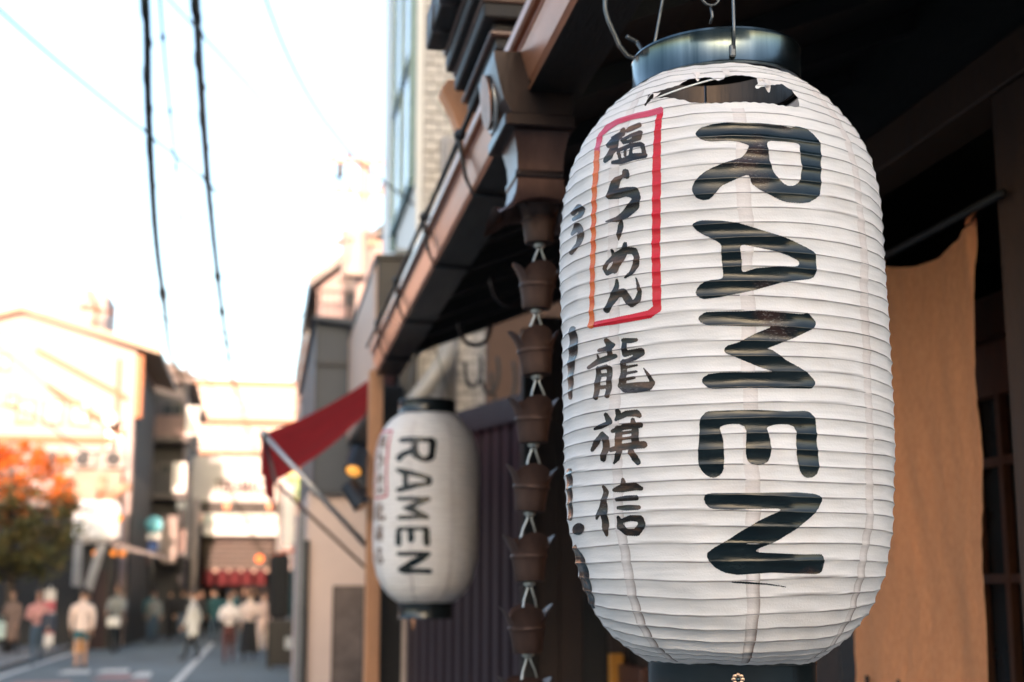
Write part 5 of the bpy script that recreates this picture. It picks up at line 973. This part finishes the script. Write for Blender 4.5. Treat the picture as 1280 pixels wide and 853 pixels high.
def person(x, y, face, label, top, legs, hair, h=1.62, stride=.5, coat=0, skirt=0, shorts=False, arms=(0, 0), bag=None, lean=0., ride=False, long_hair=False):
    """standing or walking figure; face = heading (0 looks to +Y, pi looks at the camera)"""
    k = h / 1.62; root = thing('person', (x, y, 0), label, 'person', 'people in the street')
    z = lambda v: v * k
    s = stride * .42
    if ride:
        hipz, legsn = .92, [((.10, .28, .56), (.10, .18, .14)), ((-.10, .34, .72), (-.10, .24, .36))]
    else:
        hipz = .86; legsn = [((.085, s * .55, .46), (.085, s, .085)), ((-.085, -s * .25, .46), (-.085, -s, .10 + .05 * stride))]
    N = [((0, 0, z(hipz)), (.135 * k, .10 * k)), ((0, .01 + lean * .3, z(hipz + .18)), (.118 * k, .085 * k)), ((0, .0 + lean * .75, z(hipz + .40)), (.150 * k, .10 * k)), ((0, lean, z(hipz + .50)), (.06 * k, .06 * k)),
         ((0, .012 + lean * 1.1, z(hipz + .575)), .05 * k), ((0, .022 + lean * 1.15, z(hipz + .635)), (.070 * k, .078 * k)), ((0, .012 + lean * 1.15, z(hipz + .715)), (.075 * k, .09 * k)), ((0, .004 + lean * 1.15, z(hipz + .765)), (.045 * k, .055 * k)),
         ((0, .115 * k + .022 + lean * 1.15, z(hipz + .655)), .014 * k)]
    E = [(0, 1), (1, 2), (2, 3), (3, 4), (4, 5), (5, 6), (6, 7), (5, 8)]
    hands = []
    for sd_, ((kx, ky, kz), (ax_, ay_, az_)) in zip((1, -1), legsn):
        i = len(N); N += [((sd_ * .09 * k, 0, z(hipz - .08)), .085 * k), ((kx * k, ky, z(kz)), .057 * k), ((ax_ * k, ay_, z(az_)), .038 * k), ((ax_ * k, ay_ + .09, z(az_ - .045)), (.042 * k, .03 * k)), ((ax_ * k, ay_ + .15, z(az_ - .05)), (.036 * k, .022 * k))]
        E += [(0, i), (i, i + 1), (i + 1, i + 2), (i + 2, i + 3), (i + 3, i + 4)]
    for sd_, am in zip((1, -1), arms):
        i = len(N); sw = (-s * .6 if sd_ > 0 else s * .6)
        sh = (sd_ * .175 * k, lean * .75, z(hipz + .43))
        if am == 0: el, wr = (sd_ * .215 * k, sw * .5 - .02, z(hipz + .16)), (sd_ * .205 * k, sw + .06, z(hipz - .06))
        elif am == 1: el, wr = (sd_ * .225 * k, .02, z(hipz + .17)), (sd_ * .10 * k, .24, z(hipz + .20))
        else: el, wr = (sd_ * .20 * k, .16 + lean * .5, z(hipz + .22)), (sd_ * .21 * k, .42, z(hipz + .12))
        N += [(sh, .055 * k), (el, .040 * k), (wr, .027 * k)]; E += [(2, i), (i, i + 1), (i + 1, i + 2)]
        d = (Vector(wr) - Vector(el)).normalized(); hands.append((Vector(wr), d, sd_))
        pal = Vector(wr) + d * .075 * k; N.append((tuple(pal), (.036 * k, .018 * k))); E.append((i + 2, i + 3))
    zc, zl = z(hipz + .56), z(hipz - .06)
    def pick(c):
        if c.z > zc: return 0
        if c.z < z(.10) and not ride: return 2
        if abs(c.x) > .165 * k and c.z < z(hipz + .06) and c.z > z(hipz - .30): return 0
        if any((Vector(c) - w).dot(d_) > -.02 and (Vector(c) - w).length < .13 for w, d_, _ in hands): return 0
        if c.z > z(hipz + .05): return 3
        if shorts and c.z < z(.60): return 0
        return 1
    me = skinned('body', N, E, 0, [SKIN, legs, cloth_m('dark_shoes', (.03, .028, .03)), top], pick)
    # five fingers on each hand, rooted in the palm, gently curled
    q = G()
    for w, d_, sd_ in hands:
        side = Vector((0, 1, 0)) - d_ * d_.y; side.normalize(); inn = d_.cross(side) * (1 if sd_ > 0 else 1)
        for f, (off, ln) in enumerate(((-.026, .055), (-.009, .068), (.009, .064), (.025, .050))):
            a = w + d_ * .075 * k + side * off * k; q.tube([a, a + d_ * .03 * k + side * off * .1, a + d_ * ln * k * .8 + inn * .012, a + d_ * ln * k + inn * .026], [.0095 * k, .009 * k, .008 * k, .005 * k], 6)
        a = w + d_ * .03 * k + side * .03 * k; q.tube([a, a + side * .022 * k + d_ * .02, a + side * .03 * k + d_ * .048], [.011 * k, .0095 * k, .006 * k], 6)
    mat_w = Matrix.Translation((0, 0, 0)) @ Matrix.Rotation(face, 4, 'Z')
    bm = bmesh.new(); bm.from_mesh(me); nv = [bm.verts.new(p) for p in q.v]
    for f_ in q.f:
        try: ff = bm.faces.new([nv[i] for i in f_]); ff.material_index = 0; ff.smooth = True
        except ValueError: pass
    bmesh.ops.recalc_face_normals(bm, faces=bm.faces); bm.transform(mat_w); bm.to_mesh(me); bm.free()
    bo = bpy.data.objects.new('body', me); COL.objects.link(bo); bo.parent = root; WL[bo] = Vector((x, y, 0))
    def piece(nm, g_, mat, lab=None):
        g_.v = [tuple(mat_w @ Vector(p) + Vector((x, y, 0))) for p in g_.v]; return obj(nm, g_, mat, root, lab)
    # jacket: torso shell and sleeves in one skinned surface
    low = hipz + .02 - coat
    JN = [((0, lean * .8, z(hipz + .46)), (.155 * k, .11 * k)), ((0, lean * .6, z(hipz + .32)), (.178 * k, .128 * k)), ((0, lean * .3, z(hipz + .15)), (.152 * k, .12 * k)), ((0, 0, z(hipz - .04)), (.178 * k, .14 * k))]
    JE = [(0, 1), (1, 2), (2, 3)]
    if coat > .1: JN.append(((0, -.01, z(low)), (.185 * k + .1 * coat, .155 * k + .09 * coat))); JE.append((3, 4))
    for ai, sd_ in ((0, 1), (1, -1)):
        base_i = len(JN); w, d_, _ = hands[ai]; sh = Vector((sd_ * .185 * k, lean * .75, z(hipz + .41))); nn = [n_ for n_ in N if False]
        el_i = [j for j, n_ in enumerate(N) if (Vector(n_[0]) - w).length < 1e-6][0] - 1; el = Vector(N[el_i][0])
        JN += [(tuple(sh), .07 * k), (tuple(el), .055 * k), (tuple(w - d_ * .02), .044 * k)]; JE += [(1, base_i), (base_i, base_i + 1), (base_i + 1, base_i + 2)]
    jm = skinned('jacket', JN, JE, 1, [top], lambda c: 0); jm.transform(mat_w); jo = bpy.data.objects.new('long_coat' if coat > .1 else 'jacket', jm); COL.objects.link(jo); jo.parent = root; WL[jo] = Vector((x, y, 0))
    if skirt:
        g_ = G(); rows = []
        for i in range(9):
            v = i / 8; rows.append([((.150 + .085 * v) * k * math.cos(a) * (1 + .05 * v * math.sin(9 * a)), (.115 + .085 * v) * k * math.sin(a) * (1 + .05 * v * math.sin(9 * a)), z(hipz + .05 - skirt * v)) for a in [2 * math.pi * j / 40 for j in range(40)]])
        g_.add([p for r_ in rows for p in r_], [(i * 40 + j, i * 40 + (j + 1) % 40, (i + 1) * 40 + (j + 1) % 40, (i + 1) * 40 + j) for i in range(8) for j in range(40)], 0, True); piece('skirt', g_, legs)
    # hair as a cap hugging the skull, open at the face
    g_ = G(); hc = Vector((0, .0 + lean * 1.15, z(hipz + .705)))
    rows = []
    for i in range(10):
        th = i / 9 * (R(112)); row = []
        for j in range(28):
            a = 2 * math.pi * j / 28; front = max(0, math.sin(a)); t2 = th * (1 - .42 * front)
            r_ = .102 * k; row.append((hc.x + r_ * .92 * math.sin(t2) * math.cos(a), hc.y + r_ * 1.1 * math.sin(t2) * math.sin(a), hc.z + r_ * 1.08 * math.cos(t2) - (.16 * k * max(0, (i - 6) / 3) * max(0, -math.sin(a) + .35) if long_hair else 0)))
        rows.append(row)
    g_.add([p for r_ in rows for p in r_], [(i * 28 + j, i * 28 + (j + 1) % 28, (i + 1) * 28 + (j + 1) % 28, (i + 1) * 28 + j) for i in range(9) for j in range(28)], 0, True); piece('hair', g_, hair)
    for sd_ in (1, -1):
        g_ = G(); g_.lathe([(0, -.006), (.010, -.005), (.013, 0), (.010, .005), (0, .006)], (sd_ * .034 * k, .096 * k + lean * 1.15, z(hipz + .69)), 10, axis='y'); piece('eye', g_, black_metal)
    if bag:
        bx_, by_, bz_, sx_, sy_, sz_, bm_, nm = bag
        g_ = G(); g_.box((bx_ - sx_, by_ - sy_, bz_ - sz_), (bx_ + sx_, by_ + sy_, bz_ + sz_), 0, min(sx_, sy_, sz_) * .5)
        c_, n_ = math.cos(face), math.sin(face); g_.v = [(x + a * c_ - b * n_, y + a * n_ + b * c_, c) for a, b, c in g_.v]
        bt = thing(nm[0], (x + bx_ * c_ - by_ * n_, y + bx_ * n_ + by_ * c_, bz_ - sz_), nm[1], nm[2]); obj('bag_body', g_, bm_, bt)
        h_ = G(); px_, py_ = bx_, by_; pts = [(px_ - sx_ * .5, py_, bz_ + sz_ * .95), (px_ - sx_ * .3, py_, bz_ + sz_ + .12), (px_ + sx_ * .3, py_, bz_ + sz_ + .12), (px_ + sx_ * .5, py_, bz_ + sz_ * .95)]
        h_.tube([(x + a * c_ - b * n_, y + a * n_ + b * c_, c) for a, b, c in pts], .012, 6); obj('bag_handle', h_, bm_, bt)
    return root
PI = math.pi
wht, dnm, blk, crm = cloth_m('white_cloth_wear', (.76, .70, .68)), cloth_m('blue_denim', (.05, .09, .14)), cloth_m('black_wear', (.015, .016, .019)), cloth_m('cream_wear', (.74, .60, .54))
person(-6.0, 37.4, PI - .3, 'person in a long brown coat carrying a pale bag under the tree', cloth_m('brown_coat', (.20, .135, .11)), blk, HAIRB, 1.62, .4, coat=.55, arms=(1, 0), bag=(.24, .12, .66, .13, .08, .2, M('pale_mint_bag', (.55, .68, .62), .6), ('carrier_bag', 'pale mint carrier bag held by the person in the brown coat', 'bag')))
person(-4.82, 33.4, PI + .2, 'person in a pink top and jeans with a dark round shoulder bag', cloth_m('pink_top', (.50, .25, .24)), dnm, HAIRB, 1.62, .55, arms=(1, 0), bag=(-.22, .1, .92, .17, .10, .2, M('navy_bag', (.012, .025, .055), .5), ('shoulder_bag', 'dark navy shoulder bag on the person in the pink top', 'bag')))
person(-3.63, 31.3, .15, 'person in a white jacket and blue shorts with bare legs walking away', crm, cloth_m('teal_shorts', (.03, .13, .17)), HAIRB, 1.66, .35, shorts=True, coat=.12)
person(-3.75, 40.0, PI, 'person in a grey jacket riding a bicycle towards the shops', cloth_m('grey_jacket', (.22, .235, .235)), blk, HAIRL, 1.68, 0, arms=(2, 2), lean=.10, ride=True)
person(-4.62, 40.9, .2, 'person in a dark top with a pale belt walking beside the cyclist', cloth_m('dark_teal_top', (.02, .05, .06)), blk, HAIRB, 1.60, .4)
person(-3.5, 49.0, .1, 'person in teal clothes beneath the road sign', cloth_m('teal_wear', (.03, .16, .20)), dnm, HAIRB, 1.68, .5)
person(-1.53, 35.1, R(75), 'person in a long white coat and black boots stepping across the lane', cloth_m('long_white_coat', (.72, .72, .70)), blk, HAIRB, 1.62, .5, coat=.42, arms=(0, 0))
person(-1.38, 47, .0, 'person in dark teal coat and jeans walking away behind the nearest pair', cloth_m('dark_teal_coat', (.015, .075, .09)), dnm, HAIRB, 1.70, .5, coat=.2)
person(-.66, 33.5, PI, 'person in a white top and maroon trousers beside the person in a black skirt', wht, cloth_m('maroon_trousers', (.10, .035, .035)), HAIRB, 1.56, .45, arms=(1, 1))
person(-.22, 34.9, PI - .2, 'person with brown hair in a cream top and long black skirt', crm, blk, HAIRL, 1.64, .3, skirt=.72, arms=(0, 1), long_hair=True)
person(.10, 39.2, PI, 'person in a pale pink coat next to the black skirted walker', cloth_m('pale_pink_coat', (.56, .42, .38)), crm, HAIRB, 1.60, .4, coat=.32, arms=(1, 0))
far_l = ('person in black near the grey pole, first of the distant group by the arcade', 'person in a charcoal coat in the distant group below the second red banner', 'person in dark teal in the distant group below the middle red banner', 'person in black in the distant group beside the brown haired walker', 'person in a dark coat at the far end of the group beside the black rack', 'person in grey near the road sign pole, far down the street', 'person in black near the dim left shops, far down the street', 'person in navy walking under the pale upright sign', 'person in black behind the person in the long white coat', 'person in dark grey between the white coat and the maroon trousers', 'person in black just beside the black clothes rack, behind the pink coat', 'person in dark clothes at the corner of the white shop', 'person in black behind the cyclist')
for i, (fx, fy) in enumerate(((-2.2, 54), (-1.75, 56), (-1.0, 58), (-.55, 52), (.2, 55), (-2.75, 57), (-2.95, 50), (-2.45, 48), (-1.95, 51), (-.95, 45), (-.15, 47), (-3.95, 42.2), (-3.3, 47.5))):
    person(fx, fy, (.2, PI, .1, PI + .2, 0, PI, .3)[i % 7], far_l[i], (blk, cloth_m('charcoal_wear', (.022, .024, .028)), cloth_m('dark_teal_coat', (.015, .075, .09)), blk, blk, cloth_m('grey_jacket', (.22, .235, .235)), blk)[i % 7], (dnm, blk, blk, dnm, blk, dnm, blk)[i % 7], HAIRB, 1.60 + .03 * (i % 4), .5)
# bicycle under the cyclist
bc = thing('bicycle', (-3.75, 39.85, 0), 'dark city bicycle with a pale front basket ridden by the person in grey', 'bicycle')
bx0, by0 = -3.75, 39.85
def wheel(yc):
    w = obj('wheel', G().tube([(bx0, yc + .29 * math.cos(a), .32 + .29 * math.sin(a)) for a in np.linspace(0, 2 * PI, 32, endpoint=False)], .012, 6, closed=True), steel_wire, bc)
    obj('tyre', G().tube([(bx0, yc + .312 * math.cos(a), .32 + .312 * math.sin(a)) for a in np.linspace(0, 2 * PI, 32, endpoint=False)], .02, 8, closed=True), rubber, w)
    sp = G(); [sp.tube([(bx0, yc, .32), (bx0, yc + .28 * math.cos(a), .32 + .28 * math.sin(a))], .0025, 4) for a in np.linspace(0, 2 * PI, 14, endpoint=False)]; obj('spoke', sp, steel_wire, w)
wheel(by0 - .52); wheel(by0 + .52)
obj('frame', G().tube([(bx0, by0 - .52, .32), (bx0, by0 - .38, .78), (bx0, by0 - .34, .95)], .018, 8).tube([(bx0, by0 - .38, .75), (bx0, by0 + .02, .30), (bx0, by0 + .20, .80)], .018, 8).tube([(bx0, by0 + .02, .30), (bx0, by0 + .52, .32), (bx0, by0 + .17, .72)], .014, 8), M('dark_bicycle_paint', (.03, .05, .055), .35), bc)
obj('handlebar', G().tube([(bx0 - .27, by0 - .18, 1.0), (bx0 - .2, by0 - .34, 1.02), (bx0 + .2, by0 - .34, 1.02), (bx0 + .27, by0 - .18, 1.0)], .013, 8), steel_wire, bc); obj('saddle', G().box((bx0 - .09, by0 + .08, .80), (bx0 + .09, by0 + .34, .86), 0, .03), rubber, bc)
obj('basket', G().box((bx0 - .17, by0 - .72, .70), (bx0 + .17, by0 - .46, .95), 0, .03), M('pale_basket', (.60, .60, .58), .6), bc)
# small street things
cn = thing('yellow_spot_cone', (-4.8, 41, 0), 'small yellow cone made up for a bright yellow spot by the left road line', 'cone'); yl = M('yellow_plastic', (.75, .36, .04), .5)  # cone shape added for a yellow spot of unclear origin
obj('cone', G().lathe([(0, .5), (.04, .49), (.13, .05), (0, .05)], (-4.8, 41, 0), 20), yl, cn); obj('cone_base', G().box((-5.0, 40.8, 0), (-4.6, 41.2, .05), 0, .015), yl, cn)
sp_ = thing('striped_post', (-5.36, 39, .11), 'pink and white striped banner post behind the person in the pink top', 'post'); obj('pole', G().tube([(-5.36, 39, .11), (-5.36, 39, 1.75)], .03, 10), white_paint, sp_)
for k in range(5): obj('stripe', G().box((-5.50, 38.94, .25 + .28 * k), (-5.22, 38.97, .53 + .28 * k)), M('pink_stripe', (.55, .12, .15), .7) if k % 2 else M('white_stripe', (.70, .68, .68), .7), sp_)
# ---------------------------------------------------------------- rows of houses along the rest of the street (they shade it and are mirrored in the steel)
lab = ('white townhouse across the street beside the pale one', 'pale townhouse across the street, closest to the tree', 'plain pink grey house hidden behind the grey clad one', 'long tall apartment block closing the street behind the viewer')
for i, (x0, x1, y0, y1, h, m) in enumerate(((-16, -9.6, 9.7, 20, 4.8, warm_wall), (-14, -8.4, 20.2, 32.5, 7.0, cream), (2.0, 8, 16.7, 25, 6.3, pink_wall), (-60, 30, -64, -50, 18.3, M('grey_beige_block', (.30, .28, .26), .8, var=.1, scale=.5)))):
    b_ = thing('townhouse' if i < 3 else 'apartment_block', ((x0 + x1) / 2, (y0 + y1) / 2, 0), lab[i], 'building', 'townhouses along the street' if i < 3 else None); obj('wall', G().box((x0, y0, 0), (x1, y1, h)), m, b_)
    if i < 3: obj('roof', G().prism([(x0 - .3, h), (x1 + .3, h), (x1 + .3, h + .1), ((x0 + x1) / 2, h + 1.3), (x0 - .3, h + .1)], 'y', y0 - .1, y1 + .1), M('grey_roof_tile', (.06, .06, .065)), b_)
    else: obj('parapet', G().box((x0 - .1, y0 - .1, h), (x1 + .1, y1 + .1, h + .3)), m, b_)
    if i < 3: windows(b_, 'x' if x0 < 0 else 'X', x1 if x0 < 0 else x0, y0 + .6, y1 - .6, 3, 1.0, h - .4, 2, 1.4, 1.4, wood_dark, dark_glass)
    else:
        proto = None
        for a in range(14):
            for c in range(5):
                px_, pz_ = x0 + 4 + a * 6.2, 2.2 + c * 3.5
                if proto is None: proto = obj('window', G().box((px_ - 1.1, y1 - .1, pz_), (px_ + 1.1, y1 + .06, pz_ + 1.9)), dark_glass, b_); q0 = (px_, pz_)
                else: copy_of(proto, 'window', (px_ - q0[0], 0, pz_ - q0[1]), b_)
